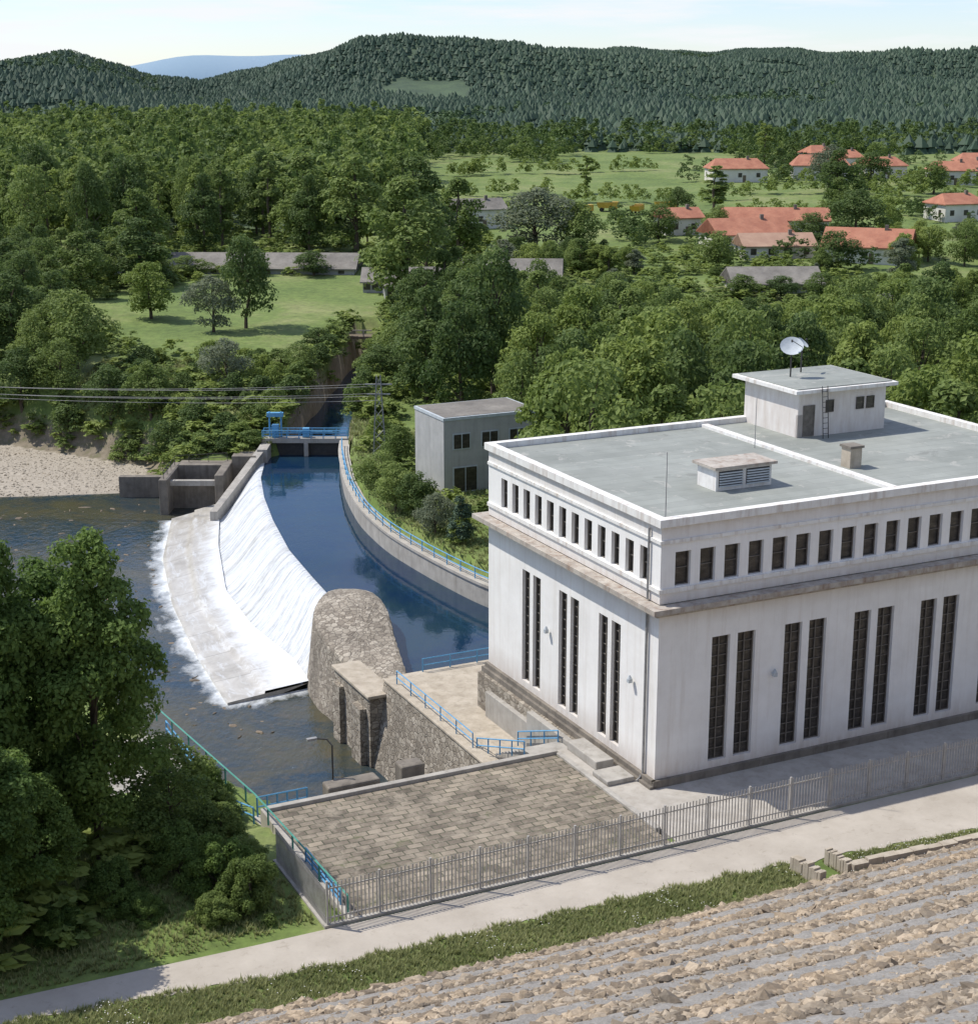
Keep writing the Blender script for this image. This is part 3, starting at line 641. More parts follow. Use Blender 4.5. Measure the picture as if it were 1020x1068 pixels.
def ribbon(inner,outer,z0,z1):
    m=MB(); n_=len(inner); vs=[]
    for i in range(n_): vs+=[(inner[i][0],inner[i][1],z0),(inner[i][0],inner[i][1],z1),(outer[i][0],outer[i][1],z1),(outer[i][0],outer[i][1],z0)]
    fs=[]
    for i in range(n_-1):
        for j in range(4): fs.append((4*i+j,4*i+(j+1)%4,4*i+4+(j+1)%4,4*i+4+j))
    fs+=[(0,1,2,3),(4*n_-1,4*n_-2,4*n_-3,4*n_-4)]; return m.add(vs,fs)
T=Thing('canal_wall','curved pale concrete canal wall with blue railing on top','wall',base=(-15,170,-7),frame='xy')
T.part('wall',ribbon(rw,rw+nrm*1.0,-7.2,-2.75),'conc'); T.part('coping',ribbon(rw-nrm*.12,rw+nrm*1.15,-2.75,-2.5),'pave')
railing('blue_railing','long blue pipe railing following the curved canal wall',[(x,y,-2.5) for x,y in (rw+nrm*.3)[4:66]],'blue',frame='xy',gap=2.4,r=.05,group='blue railings')
railing('blue_railing','blue pipe railing at the platform edge above the canal',[(-1.5,30-.3,-2.7),(14,30-.3,-2.7)],'blue',group='blue railings',r=.05)
railing('blue_railing','blue pipe railing along the stone retaining wall',[(-4.9,26.5,-2),(-4.9,14,-2)],'blue',group='blue railings',r=.04)
railing('blue_railing','blue handrail beside the concrete stairs',[(-4.6,14,-2.4),(-4.6,7.4,-.1)],'blue',group='blue railings',r=.045,gap=1.6)
railing('blue_railing','blue handrail beside the concrete stairs',[(-1.75,13.8,-2.4),(-1.75,8.4,-.3)],'blue',group='blue railings',r=.045,gap=1.6)
railing('blue_railing','blue railing around the lower platform by the river',[(-21.4,27,-3),(-21.4,14,-3),(-21.4,8,-1.2)],'blue',group='blue railings',r=.05)
railing('blue_railing','blue railing by the terrace corner over the river',[(-20.8,9.2,-1.4),(-17.8,9.2,-1.4)],'blue',group='blue railings',r=.05,gap=.6,h=1.2)
railing('blue_railing','short blue railing inside the terrace fence',[(-21.2,-.2,.1),(-21.2,-5.2,.1)],'blue',group='blue railings',r=.05,gap=.9,h=.9,rails=3)
railing('green_railing','long green pipe handrail along the terrace edge',[(-22.0,27,-1.9),(-21.6,7,.1),(-21.2,-6.2,.2)],'green',r=.05,gap=3.5,rails=1)
mb=MB().box(-27,-21.6,13.5,27.5,-9.6,-3.0); solo('river_platform','grey concrete platform on the river bank','platform',mb,'conc',base=(-24,20,-9.6),bevel=.1)
mb=MB().box(-21.0,-17.6,7,9.4,-9.6,-1.4); solo('river_landing','small pale concrete landing below the terrace','landing',mb,'pave',base=(-19,8,-9.6),bevel=.05)
T=Thing('lamp_post','slender dark lamp post beside the river','lamp post',base=(-16.4,8.6,-1))
T.part('pole',MB().tube([(-16.4,8.6,-2),(-16.4,8.6,2.4),(-16.6,8.9,2.7),(-17.2,9.2,2.75)],.05),'dark'); T.part('lamp_head',MB().box(-17.7,-17.1,9.1,9.35,2.67,2.8),'metal')
# ------------------------------------------------------------ gate works at canal head
T=Thing('sluice_gate','blue sluice gate with walkway across the canal','sluice gate',base=(-22,190,-7),frame='xy')
T.part('deck',MB().box(-27.5,-17,189.6,191.2,-2.9,-2.35),'conc')
T.part('pier',MB().box(-27.6,-26.4,186,193,-9,-2.9),'conc'); T.part('pier',MB().box(-18,-16.9,189,193,-9,-2.9),'conc'); T.part('pier',MB().box(-22.4,-21.9,189.4,192,-7,-2.91),'conc')
T.part('gate_leaf',MB().box(-26.4,-22.4,190.2,190.4,-6,-2.95),'dark'); T.part('gate_leaf',MB().box(-21.9,-18,190.2,190.4,-6,-2.95),'dark')
T.part('gate_frame',MB().tube([(-26.6,190.5,-2.3),(-26.6,190.5,.8)],.12).tube([(-25.2,190.5,-2.3),(-25.2,190.5,.8)],.12).box(-26.9,-24.9,190.2,190.8,.2,.7).box(-26.3,-25.5,190,190.9,-2.3,-.8),'blue')
T.part('hoist',MB().tube([(-24,190.4,-1.6),(-19,190.4,-1.6)],.1).box(-22.6,-21.8,190.1,190.8,-2.3,-1.2),'blue')
railing('blue_railing','blue railing on the sluice gate walkway',[(-27.4,189.7,-2.35),(-17.1,189.7,-2.35)],'blue',group='blue railings',frame='xy',gap=1.3,r=.06,rails=3)
railing('blue_railing','blue railing on the sluice gate walkway',[(-27.4,191.1,-2.35),(-17.1,191.1,-2.35)],'blue',group='blue railings',frame='xy',gap=1.3,r=.05)
T=Thing('intake_block','old dark concrete gate block beside the weir','concrete structure',base=(-33,178,-9.6),frame='xy')
T.part('side_wall',MB().box(-37.6,-36.6,177,186,-9.6,-4.4),'darkconc',bevel=.1); T.part('side_wall',MB().box(-31.4,-30.4,178,186,-9.6,-4.1),'darkconc',bevel=.1)
T.part('back_wall',MB().box(-36.6,-31.4,183.5,186,-9.6,-4.2),'darkconc'); T.part('crossbeam',MB().box(-36.6,-31.4,178.6,179.3,-5.5,-4.9),'conc')
T.part('front_wall',MB().box(-36.6,-31.4,180,180.8,-9.6,-5.8),'darkconc')
T.part('wing_wall',MB().prism([(-31.0,172),(-30.2,172),(-26.6,187),(-27.6,187)],-9.6,[-6.8,-6.8,-2.9,-2.9]),'conc')
T.part('bank_wall',MB().box(-44,-37.6,185.0,186.0,-9.6,-6.0),'darkconc'); T.part('bank_wall',MB().box(-30.4,-27.6,184.6,187.2,-9.6,-3.4),'darkconc')
railing('dark_railing','dark iron railing on the old gate block',[(-37.1,177.5,-4.4),(-37.1,185,-4.4),(-31,185.2,-4.1)],'dark',frame='xy')
T=Thing('footbridge','small dark wooden footbridge over the channel','bridge',base=(-20,254,-1),frame='xy')
T.part('deck',MB().box(-27,-12,252.8,255.2,0,.4),'beam'); T.part('railing',MB().box(-27,-12,252.8,252.95,1.3,1.45).box(-27,-12,252.8,252.9,.8,.88).box(-27,-26.8,252.8,253,.4,1.3).box(-23.5,-23.3,252.8,253,.4,1.3).box(-20,-19.8,252.8,253,.4,1.3).box(-16,-15.8,252.8,253,.4,1.3).box(-12.2,-12,252.8,253,.4,1.3),'stonecap')
T.part('abutment',MB().box(-27.5,-25.5,252,256,-5,0),'darkconc'); T.part('abutment',MB().box(-13.5,-11.5,252,256,-5,0),'darkconc')
T=Thing('lattice_pylon','slim grey lattice pylon carrying wires beside the canal','pylon',base=(-12.3,176,-2),frame='xy')
px_,py_=-12.3,176; mb=MB(); q=[(-1,-1),(1,-1),(1,1),(-1,1)]
for a,b in q: mb.tube([(px_+a*.75,py_+b*.75,-2.5),(px_+a*.22,py_+b*.22,7.8)],.06,4)
for i in range(8):
    z0=-2+1.2*i; z1=z0+1.2; w0=.75-.053*(z0+2.5); w1=.75-.053*(z1+2.5)
    for k in range(4):
        a,b=q[k],q[(k+1)%4]; s_=1 if i%2 else 0; a,b=(a,b) if s_ else (b,a)
        mb.tube([(px_+a[0]*w0,py_+a[1]*w0,z0),(px_+b[0]*w1,py_+b[1]*w1,z1)],.035,4)
T.part('lattice_mast',mb,'metal'); T.part('crossarm',MB().box(px_-1.5,px_+1.5,py_-.1,py_+.1,6.75,6.87).box(px_-1.3,px_+1.3,py_-.09,py_+.09,5.65,5.77),'metal')
for i,(dz,dy) in enumerate(((6.9,-.0),(6.6,1.2),(5.8,0),(5.5,1.2),(5.0,.5))):
    pts=[]
    for k in range(25):
        t=k/24; pts.append((px_-75*t,176+dy*t+2*t,dz+(1.2+.25*i)*t-4*1.3*t*(1-t)))
    solo('power_line','thin dark overhead power line above the river','power line',MB().tube(pts,.022,4),'metal',base=(px_,176,dz),frame='xy',group='overhead power lines')
# ------------------------------------------------------------ sheds and houses
def zland(x,y): return float(land(np.array([x]),np.array([y]))[0])
HPOS=[]
def house(x,y,w,d,h,rot,roof='tile',wall='house',rise=None,name='house',label='white house with orange tiled roof in the village',cat='house',group='village houses',nw=3,hip=.0,chim=True):
    z=zland(x,y)-.4; T=Thing(name,label,cat,base=(x,y,z),frame='xy',rot=rot,group=group); HPOS.append((x,y,w,d))
    rise=rise or d*.25
    T.part('wall',MB().box(-w/2,w/2,-d/2,d/2,-1.5,h).add([(-w/2,-d/2,h),(-w/2,d/2,h),(-w/2+hip,0,h+rise*.97)],[(0,1,2)]).add([(w/2,-d/2,h),(w/2,d/2,h),(w/2-hip,0,h+rise*.97)],[(0,2,1)]),wall)
    e=.5; hh=h-.12; a=w/2+e;b=d/2+e; t=.22
    vs=[(-a,-b,hh),(a,-b,hh),(a,b,hh),(-a,b,hh),(-a+hip,0,h+rise),(a-hip,0,h+rise)]
    vs2=[(p[0],p[1],p[2]+t) for p in vs]
    r=T.part('roof',MB().add(vs+vs2,[(6,7,11,10),(8,9,10,11),(9,6,10),(7,8,11),(1,0,4,5),(3,2,5,4),(0,1,7,6),(2,3,9,8),(0,3,4),(2,1,5),(1,2,8,7),(3,0,6,9)]),roof)
    if chim: T.part('chimney',MB().box(w*.18,w*.18+.7,-.9,-.2,h+rise*.4,h+rise+.9),'darkconc',parent=r)
    for i in range(nw):
        cx=-w/2+w*(i+.5)/nw; T.part('window',MB().box(cx-.6,cx+.6,-d/2-.05,-d/2-.003,h*.4,h*.4+min(1.3,h*.45)),'glass')
    for cy in (-d/4,d/4): T.part('window',MB().box(-w/2-.05,-w/2-.003,cy-.5,cy+.5,h*.4,h*.4+min(1.3,h*.45)),'glass')
    T.part('door',MB().box(w*.08-.5,w*.08+.5,-d/2-.06,-d/2-.004,0.2,min(2.3,h*.9)),'beam')
H=[(76,504,17,11,4.2,.1,'tile'),(104,515,17,12,4.5,-.1,'tile'),(124,520,14,10,4.2,.2,'tile'),(112,560,9,9,5,.3,'tile'),(118,545,11,9,4.5,0,'tile'),(141,500,14,10,4.4,-.15,'tile'),(150,512,12,9,4.2,.2,'tile'),(158,535,11,9,4.2,0,'tile'),
   (116,405,12,9,4.5,.35,'tile')]
for h_ in H: house(*h_[:6],roof=h_[6],hip=2.5)
house(66,376,24,10,3.8,-.08,label='long white building with low orange roof',nw=7)
house(56,354,17,12,3.2,.25,label='low house with broad orange tiled roof',nw=4)
house(44,378,9,8,4.2,.3,label='small house with orange tiled roof between trees',nw=2)
house(78,332,17,13,3.4,-.35,label='house with large orange tiled roof among trees',nw=3)
house(60,340,15,9,2.8,.1,roof='tile2',label='low house with faded brown roof',nw=4)
house(-3.5,392,13,9,4.6,.35,roof='oldroof',label='white house with grey brown roof by the field',nw=3)
def shed(x,y,w,d,h,rot): house(x,y,w,d,h,rot,'oldroof','greywall',rise=d*.2,name='shed',label='long low shed with weathered grey roof',cat='shed',group='long grey sheds',nw=8,chim=False)
shed(-46,320,40,12,1.4,-.04); shed(-90,316,36,12,1.4,-.04); shed(-11,290,16,13,2.6,.1); shed(4,294,18,14,3.0,-.06); shed(52,296,16,12,1.6,.05); shed(-17,298,12,10,2.2,0)
for i,(x,y,r) in enumerate([(24,418,.3),(31,424,-.2),(38,417,1.2),(46,424,.1)]):
    z=zland(x,y); T=Thing('yellow_truck','yellow work truck parked on the field','truck',base=(x,y,z),frame='xy',rot=r,group='yellow work trucks')
    T.part('body',MB().box(-2.4,1.0,-1.1,1.1,.9,1.2).add([(-2.5,-1.2,1.2),(.9,-1.2,1.2),(.9,1.2,1.2),(-2.5,1.2,1.2),(-2.9,-1.3,2.2),(1.0,-1.3,2.2),(1.0,1.3,2.2),(-2.9,1.3,2.2)],[(0,1,5,4),(1,2,6,5),(2,3,7,6),(3,0,4,7),(0,3,2,1)]),'yellow')
    cb=T.part('cab',MB().prism([(1.1,-1.1),(2.7,-1.1),(2.7,1.1),(1.1,1.1)],.9,2.5),'yellow'); T.part('windscreen',MB().box(2.705,2.75,-.95,.95,1.7,2.35),'glass',parent=cb)
    for wx in (-1.6,1.8):
        for s_ in (-1,1): T.part('wheel',MB().tube([(wx,s_*.8,.5),(wx,s_*1.15,.5)],.5,12),'rubber')
# ------------------------------------------------------------ trees
def crown(seed,Hh,R,h0,shape,nb,nl,ls,asp=1.0,small=(.2,.42)):
    r=np.random.default_rng(seed); C=[];B=[]
    sx,sy=r.uniform(.85,1.15),r.uniform(.85,1.15)
    for i in range(nb):
        t=r.random()**.85
        e={'round':max(.15,1-(2*t-.85)**2)**.6,'tall':max(.12,1-(1.7*t-.6)**2)**.8*.95,'cone':(1-t)**.75+.08,'poplar':max(.1,1-(2*t-.9)**2)**.5,'shrub':max(.2,1-t*t)**.5}[shape]
        an=r.random()*2*math.pi; rr=R*e*math.sqrt(r.uniform(.1,1))*.82*(1+.16*math.sin(3*an+seed))
        C.append((math.cos(an)*rr*sx,math.sin(an)*rr*sy,h0+(Hh-h0)*(.06+.84*t))); B.append(R*r.uniform(*small)*(.55+.45*e)*asp)
    C=np.array(C);B=np.array(B); pr=B**2/np.sum(B**2); k=r.choice(nb,size=nl,p=pr)
    d=r.normal(size=(nl,3)); d/=np.linalg.norm(d,axis=1)[:,None]; d[:,2]=np.where(d[:,2]<-.5,-d[:,2],d[:,2])
    p=C[k]+d*B[k][:,None]*np.clip(r.normal(.95,.2,nl),.4,1.5)[:,None]*np.array([1,1,.85])
    D=np.linalg.norm(p[:,None]-C[None],axis=2)/B[None]; D[np.arange(nl),k]=9; keep=(D.min(1)>.72)|(r.random(nl)<.15)
    p,d,k=p[keep],d[keep],k[keep]; n_=len(p)
    nm=d+r.normal(size=(n_,3))*.55+np.array([0,0,.3]); nm/=np.linalg.norm(nm,axis=1)[:,None]
    q=r.normal(size=(n_,3)); t1=np.cross(nm,q); t1/=np.linalg.norm(t1,axis=1)[:,None]; t2=np.cross(nm,t1)
    s=ls*r.uniform(.6,1.3,n_)[:,None]
    V=np.stack([p-t1*s,p-t2*s*.6+nm*s*.15,p+t1*s,p+t2*s*.6+nm*s*.15],1).reshape(-1,3)
    F=np.arange(n_*4).reshape(-1,4); bs=r.random(nb)
    sh=np.clip(.55*bs[k]+.45*r.random(n_),0,1)
    return V,F,np.repeat(sh,4),C
def trunkmesh(seed,Hh,R,C,r0):
    r=np.random.default_rng(seed); mb=MB(); top=Hh*.8
    pts=[(0,0,-.6),(0.03*R,0,Hh*.12),(.05*R*r.normal(),.05*R*r.normal(),Hh*.4),(0.05*R,0.03*R,top)]
    mb.tube(pts,[r0*1.25,r0,r0*.7,r0*.15],7)
    for c in C[:9]:
        z=max(Hh*.14,c[2]-R*.5); mb.tube([(0,0,z*.9),(c[0]*.5,c[1]*.5,(z+c[2])/2),tuple(c)],[r0*.4,r0*.25,r0*.06],5)
    return mb.mesh('trunk','bark')
PROTO={}
def proto(key,seed,Hh,R,h0,shape,nb,nl,ls,mat,r0,small=(.2,.42)):
    V,F,S,C=crown(seed,Hh,R,h0,shape,nb,nl,ls,small=small); PROTO[key]=(npmesh('crown',V,F,mat,S),trunkmesh(seed,Hh,R,C,r0),Hh,R)
for i,(mt,sd) in enumerate([('leafA',1),('leafA',2),('leafB',3),('leafC',4),('leafD',5),('leafB',6),('leafC',7)]): proto('round%d'%i,10+sd,15,5.6,1.2,'round',40,7000,.29,mt,.32)
for i,mt in enumerate(['leafA','leafB','leafA','leafD']): proto('tall%d'%i,30+i,18,4.6,1.6,'tall',42,7000,.29,mt,.3)
for i,mt in enumerate(['leafA','leafC']): proto('poplar%d'%i,40+i,18,2.3,1.2,'poplar',26,3500,.30,mt,.22)
for i,mt in enumerate(['leafA','leafC','leafB']): proto('shrub%d'%i,50+i,4,2.4,.1,'shrub',22,2600,.18,mt,.1)
proto('chestnut',61,18,6.5,2.0,'round',80,15000,.29,'leafC',.4,(.12,.26))
proto('near0',71,18,4.6,1.4,'round',120,42000,.15,'leafF',.28,(.12,.28))
proto('near1',72,18,5.0,1.0,'tall',120,42000,.15,'leafF',.3,(.12,.28))
for i in range(2): proto('nearbush%d'%i,73+i,4,3.0,.0,'shrub',80,20000,.095,'leafF' if i else 'leafA',.1,(.09,.22))
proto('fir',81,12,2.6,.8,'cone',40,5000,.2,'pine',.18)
INFO={'round':('broadleaf_tree','leafy green broadleaf tree in the riverside woodland','tree'),'tall':('broadleaf_tree','tall leafy broadleaf tree in the riverside woodland','tree'),
'poplar':('poplar_tree','slender upright poplar tree in the valley','tree'),'shrub':('shrub','dense green shrub on the bank','shrub'),'chestnut':('chestnut_tree','large spreading tree behind the power station','tree'),
'near':('deciduous_tree','tall dark leafy tree beside the terrace','tree'),'nearbush':('bush','dense green bush next to the terrace fence','bush'),'fir':('conifer_tree','small dark conifer near the canal','tree')}
placed=[]
def tree(key,x,y,h,w,label=None):
    cm,tm,Hh,R=PROTO[key]; base=''.join(c for c in key if not c.isdigit())
    nme,lab,cat=INFO[base]; z=zland(x,y)
    e=bpy.data.objects.new(nme,None); COL.objects.link(e); e.location=(x,y,z-.1); e.rotation_euler=(0,0,rng.random()*6.28)
    e.scale=(w/2/R,w/2/R,h/Hh); tag(e,label or lab,cat,'trees of the valley' if cat=='tree' else 'bushes on the banks')
    for nm,me in (('trunk',tm),('crown',cm)):
        o=bpy.data.objects.new(nm,me); COL.objects.link(o); o.parent=e
    placed.append((x,y,w/2))
def free(x,y,r,k=.62): return all((x-a)**2+(y-b)**2>((r+c)*k)**2 for a,b,c in placed)
for k,x,y,h,w in [('tall0',-14.5,274,23,16),('round5',-12,312,16,12),('round2',-39,256,15,9.5),('round3',-56,265,9.5,9.5),('round4',-43.5,252,9.5,8),('tall2',-69,318,17,12),('round4',-35,211,7.6,6.4),
  ('tall1',-8,203,16,9),('round2',.6,206,20,11.5),('round2',-3.5,196,14.5,9),('chestnut',7.6,151,17,11),('chestnut',14.6,151,18,12),('round0',3.6,176,13,8),
  ('round0',-9.2,152.5,5.2,5),('round2',-7.2,150,4.6,4.2),('round1',-11,160,4.6,4.6),('fir',-2.6,141,4.8,3.2),('round4',-5,144,4.2,3.6),('round0',-10,172,5,5),('shrub1',-13,183,3.4,4),
  ('round4',10,346,14,18),('round0',19,343,12,11),('round5',80,354,13,14),('tall1',90,420,17,12),('round4',98,470,14,12),('poplar1',28,470,12,5),('poplar0',58,420,13,8),('poplar1',94,560,16,6),('round5',112,480,11,12),('round0',128,470,10,12),
  ('round0',52,368,8,7),('round2',70,352,8,8),('round1',38,362,9,9),('round5',46,398,9,8),('tall0',84,392,12,9),('round3',92,372,9,9),('round2',68,318,8,9),('round0',46,324,8,9),
  ('round0',45,286,4.6,7),('round2',52,285,4.2,7),('round1',59,286,4.8,7),('round1',-3,281,4.4,7),('round2',4,283,4.6,7),('round0',12,283,5,8),
  ('tall2',-28,340,22,16),('tall0',-40,350,21,15),('tall1',-16,352,21,15),('tall0',-6,330,18,13),('poplar0',-58,352,20,6),('poplar1',-63,350,18,6),('poplar0',-49,362,21,6.5),
  ('round1',-58,310,4.5,8),('round2',-46,311,4,8),('round0',-64,306,7,9),('round5',-34,312,5,8),
  ('round2',-14.5,214,5.4,7),('round0',-12.5,228,7,8),('round5',-10,243,12,9),('round1',-26.5,222,4.2,6),('shrub2',-25.5,204,3.5,5),('shrub0',-26,212,3.6,5),('round2',-25.5,238,3.8,6),('shrub0',-16,200,4,5),('shrub2',-24.5,197,3,4),
  ('shrub2',-24.4,228,3,4.4),('shrub0',-23.8,246,3,4.4),('shrub1',-16.2,236,3,4.4),('shrub0',-16.4,222,3,4.4),('shrub2',-16.4,208,3,4),
  ('shrub0',-29,190.5,2.4,4.2),('shrub2',-32,188.6,2.2,4.0),('shrub0',-35,189,2.6,4.6),('shrub1',-38,190,2.6,4.4),('round2',-40,195,6,6),('shrub2',-33,195,3.0,5),('shrub0',-29.5,197,3.2,5),('shrub2',-37,198,3.6,5),('round0',-44,205,8,7),('round2',-50,208,8,8),('shrub0',-47,203,3,5),('shrub2',-56,210,4,6),('round5',-64,216,9,8),('shrub0',-70,216,4,6),('round1',-58,214,8,7),('shrub1',-31,192.5,2.8,4.4),
  ('near0',-20.4,77,19,8.4),('near1',-25.5,75.5,22,10),('near0',-24.5,84,17,9),('near1',-29.5,84,20,11),('near0',-22.8,70.5,9,6.5),('near1',-30,73,16,9),('near0',-28,66.5,14,9),('near0',-23.6,66.3,12.5,7.4),('near1',-33,67,15,9),('near0',-26.5,64.2,10,7),
  ('round1',-16.8,77.5,5,4.4),('round0',-18.5,84,6,6)]: tree(k,x,y,h,w)
for i,(x,y,h,w) in enumerate([(-11.6,70.8,3.0,4.0),(-13.4,72.6,3.2,4.2),(-13.2,69.4,1.7,3.0),(-15.8,74.4,2.8,4.2),(-14.4,78.4,2.2,3.6),(-18.6,71.4,2.4,3.8),(-16,84,2.4,4),(-16.8,70.2,1.3,2.6),(-12.6,75.2,1.8,2.8),(-20.3,67.9,2.0,2.8),(-18,80.4,3,4.4),(-17.4,88,2.6,4)]): tree('nearbush%d'%(i%2),x,y,h,w)
MEADOW=[(-72,262),(-66,286),(-52,308),(-28,310),(-24,290),(-22.5,262),(-27,240),(-34,224),(-50,238)]
def scatter(nmax,xr,yr,keys,hr,lim=None,wr=(.55,.8),tries=5000,cond=None,k=.62,minm=3.5):
    c=0
    for _ in range(tries):
        if c>=nmax: break
        x=rng.uniform(*xr); y=rng.uniform(*yr); px=510+x/(.966*y+10)*1670
        if px<-60 or px>1090: continue
        if cond and not cond(x,y,px): continue
        h=rng.uniform(*hr)
        if lim is not None:
            m=39.1-lim(px)*y-zland(x,y); 
            if m<minm: continue
            h=min(h,m*rng.uniform(.8,1.03))
        key=keys[rng.integers(len(keys))]; w=h*rng.uniform(*wr)*(.45 if 'poplar' in key else 1)
        a=np.array([x]);b=np.array([y])
        if sdf(RIVER,a,b)[0]<1.5 or sdf(CANAL,a,b)[0]<2.5+w*.2 or sdf(BEACH,a,b)[0]<1 or sdf(MEADOW,a,b)[0]<w*.3: continue
        u,v=UV(x,y)
        if -2<u<36 and v<25+w*.4: continue
        if 17<u<33 and 67<v<83: continue
        if any(abs(x-p[0])<p[2]/2+w*.25 and abs(y-p[1])<p[3]/2+w*.25 for p in HPOS): continue
        if not free(x,y,w/2,k): continue
        tree(key,x,y,h,w); c+=1
    return c
RK=['round0','round1','round2','round5','tall0','tall1','tall2','round3','chestnut','round6','tall3']
limR=lambda px: float(np.interp(px,[380,560,640,740,850,880,940,1020,1090],[.125,.118,.108,.130,.126,.115,.105,.105,.105]))
c1=scatter(66,(5,72),(128,225),RK,(13,19),limR,(.55,.75))
c2=scatter(58,(-2,95),(225,286),RK,(9,16),limR,(.6,.85),k=.55)
c3=scatter(44,(-105,-36),(206,308),RK[:7],(8,14),None,(.6,.9),k=.55,cond=lambda x,y,px: not(92<px<350 and y<262))
c4=scatter(30,(0,70),(303,346),RK,(7,13),lambda px: float(np.interp(px,[500,640,680,720,900],[.088,.092,.102,.106,.104])),(.6,.95),cond=lambda x,y,px: 520<px<860,k=.5)
c4+=scatter(24,(60,140),(300,450),RK,(7,13),lambda px: float(np.interp(px,[680,720,830,900,930,1020],[.1,.104,.100,.088,.082,.078])),(.6,.95),cond=lambda x,y,px: px>800,k=.5)
c5=scatter(38,(-130,0),(335,390),RK[:7]+['poplar0','poplar1']*3,(14,21),None,(.45,.65),cond=lambda x,y,px: px<440)
c6=scatter(20,(-8,8),(215,280),RK[:6],(8,13),None,(.6,.9),k=.5)
for _ in range(60):
    x=rng.uniform(-60,-27); y=rng.uniform(200,228); w=rng.uniform(2.6,5); h=min(w*rng.uniform(.6,1.1),3.6)
    if sdf(RIVER,np.array([x]),np.array([y]))[0]>2 and sdf(CANAL,np.array([x]),np.array([y]))[0]>2.5 and sdf(BEACH,np.array([x]),np.array([y]))[0]>1 and free(x,y,w*.4): tree('shrub%d'%rng.integers(3),x,y,h,w)
print('trees',c1,c2,c3,c4,c5,c6,len(placed))
def woods(name,pts,hs,key_seed,mat,nl=230,ls=.75,shape='round',ar=.36):
    V,F,S,C=crown(key_seed,1.0*15,5.2,.4,shape,14,nl,ls)
    V=V/15.
    n_=len(pts); z=land(pts[:,0],pts[:,1]); sc=np.stack([hs*ar/.347*rng.uniform(.8,1.2,n_),hs*ar/.347*rng.uniform(.8,1.2,n_),hs],-1)
    v,f,s=merge(V,F,np.c_[pts,z],sc,rng.random(n_)*6.28,rng.random(n_),S)
    npobj(name,npmesh(name,v,f,mat,s),kind='stuff')
def polar(n_,d0,d1,p0,p1):
    d=np.sqrt(rng.uniform(d0**2,d1**2,n_)); az=(rng.uniform(p0,p1,n_)-510)/1730; return np.c_[d*np.sin(az),d*np.cos(az)]
def offhouse(pts,pad=2.):
    ok=np.ones(len(pts),bool)
    for x,y,w,d in HPOS: ok&=~((abs(pts[:,0]-x)<w/2+pad)&(abs(pts[:,1]-y)<d/2+pad))
    return pts[ok]
pts=polar(1550,380,690,-120,430); hs=rng.uniform(11,19,len(pts)); woods('riverside_woodland',pts[:450],hs[:450],91,'leafA'); woods('riverside_woodland',pts[450:900],hs[450:900],92,'leafB',shape='tall',ar=.3); woods('riverside_woodland',pts[900:1150],hs[900:1150]*.85,97,'leafC'); woods('poplar_woodland',pts[1150:],hs[1150:]*1.1,90,'leafA',shape='poplar',ar=.24)
pts=polar(900,565,690,400,1120); pxx=np.arctan2(pts[:,0],pts[:,1])*1730+510; dd=np.hypot(*pts.T); pts=pts[dd>605+45*np.sin(pxx*.021)+25*np.sin(pxx*.053)]; rng.shuffle(pts); k=len(pts)//2
woods('wood_edge',pts[:k],rng.uniform(6,13,k),93,'leafB'); woods('wood_edge',pts[k:],rng.uniform(5,10,len(pts)-k),98,'leafA')
hp=[]
for (xa,ya,xb,yb,n_) in ((-15,520,60,545,40),(20,440,70,450,26),(70,470,150,455,40),(0,405,22,410,10),(60,400,110,430,26),(86,500,160,485,34),(-25,440,15,470,20),(30,350,34,400,20),(66,540,160,575,50)):
    t=rng.random(n_); hp.append(np.c_[xa+(xb-xa)*t+rng.normal(0,2.5,n_),ya+(yb-ya)*t+rng.normal(0,2.5,n_)])
for x,y,w,d in HPOS[:14]:
    a=rng.random(12)*6.28; hp.append(np.c_[x+np.cos(a)*(w/2+rng.uniform(2,8,12)),y+np.sin(a)*(d/2+rng.uniform(2,8,12))])
hp=offhouse(np.concatenate(hp),1.5); hh=rng.uniform(1.6,6,len(hp)); k=len(hp)//2
woods('hedgerow_bushes',hp[:k],hh[:k],94,'leafC',300,.7,'round',.5); woods('hedgerow_bushes',hp[k:],hh[k:],99,'leafB',300,.7,'round',.5)
pts=[]
for xr,yr,n_ in (((-110,-30),(203,330),1000),((0,90),(128,300),1700),((-18,2),(195,290),360),((-14,6),(140,190),90),((-40,-18),(60,96),110),((-130,0),(318,385),700),((10,75),(300,350),260),((-80,-27),(186,214),380)):
    q=np.c_[rng.uniform(*xr,n_),rng.uniform(*yr,n_)]; pts.append(q)
pts=np.concatenate(pts); ok=(sdf(RIVER,pts[:,0],pts[:,1])>1.5)&(sdf(CANAL,pts[:,0],pts[:,1])>2.0)&(sdf(BEACH,pts[:,0],pts[:,1])>1)&(sdf(MEADOW,pts[:,0],pts[:,1])>0)
q=np.c_[rng.uniform(-27,-14,330),rng.uniform(195,262,330)]; c2_=sdf(CANAL,q[:,0],q[:,1]); q=q[(c2_>.9)&(c2_<4)]
pts=np.concatenate([pts[ok],q])
u,v=UV(pts[:,0],pts[:,1]); ok=~((u>-3)&(u<36)&(v<24))&~((u>-22.5)&(v<12))&~((v<-4))&~((u>17)&(u<33)&(v>68)&(v<82))&~((u>-28)&(u<-20)&(v>12)&(v<29))
ok&=~((pts[:,0]>-38)&(pts[:,0]<-26.5)&(pts[:,1]<187)); pts=offhouse(pts[ok],1.5); rng.shuffle(pts)
hs=rng.uniform(.9,2.8,len(pts)); k=len(pts)//2
woods('undergrowth',pts[:k],hs[:k],95,'leafA',150,1.2,'shrub',.75); woods('undergrowth',pts[k:],hs[k:],96,'leafC',150,1.2,'shrub',.75)
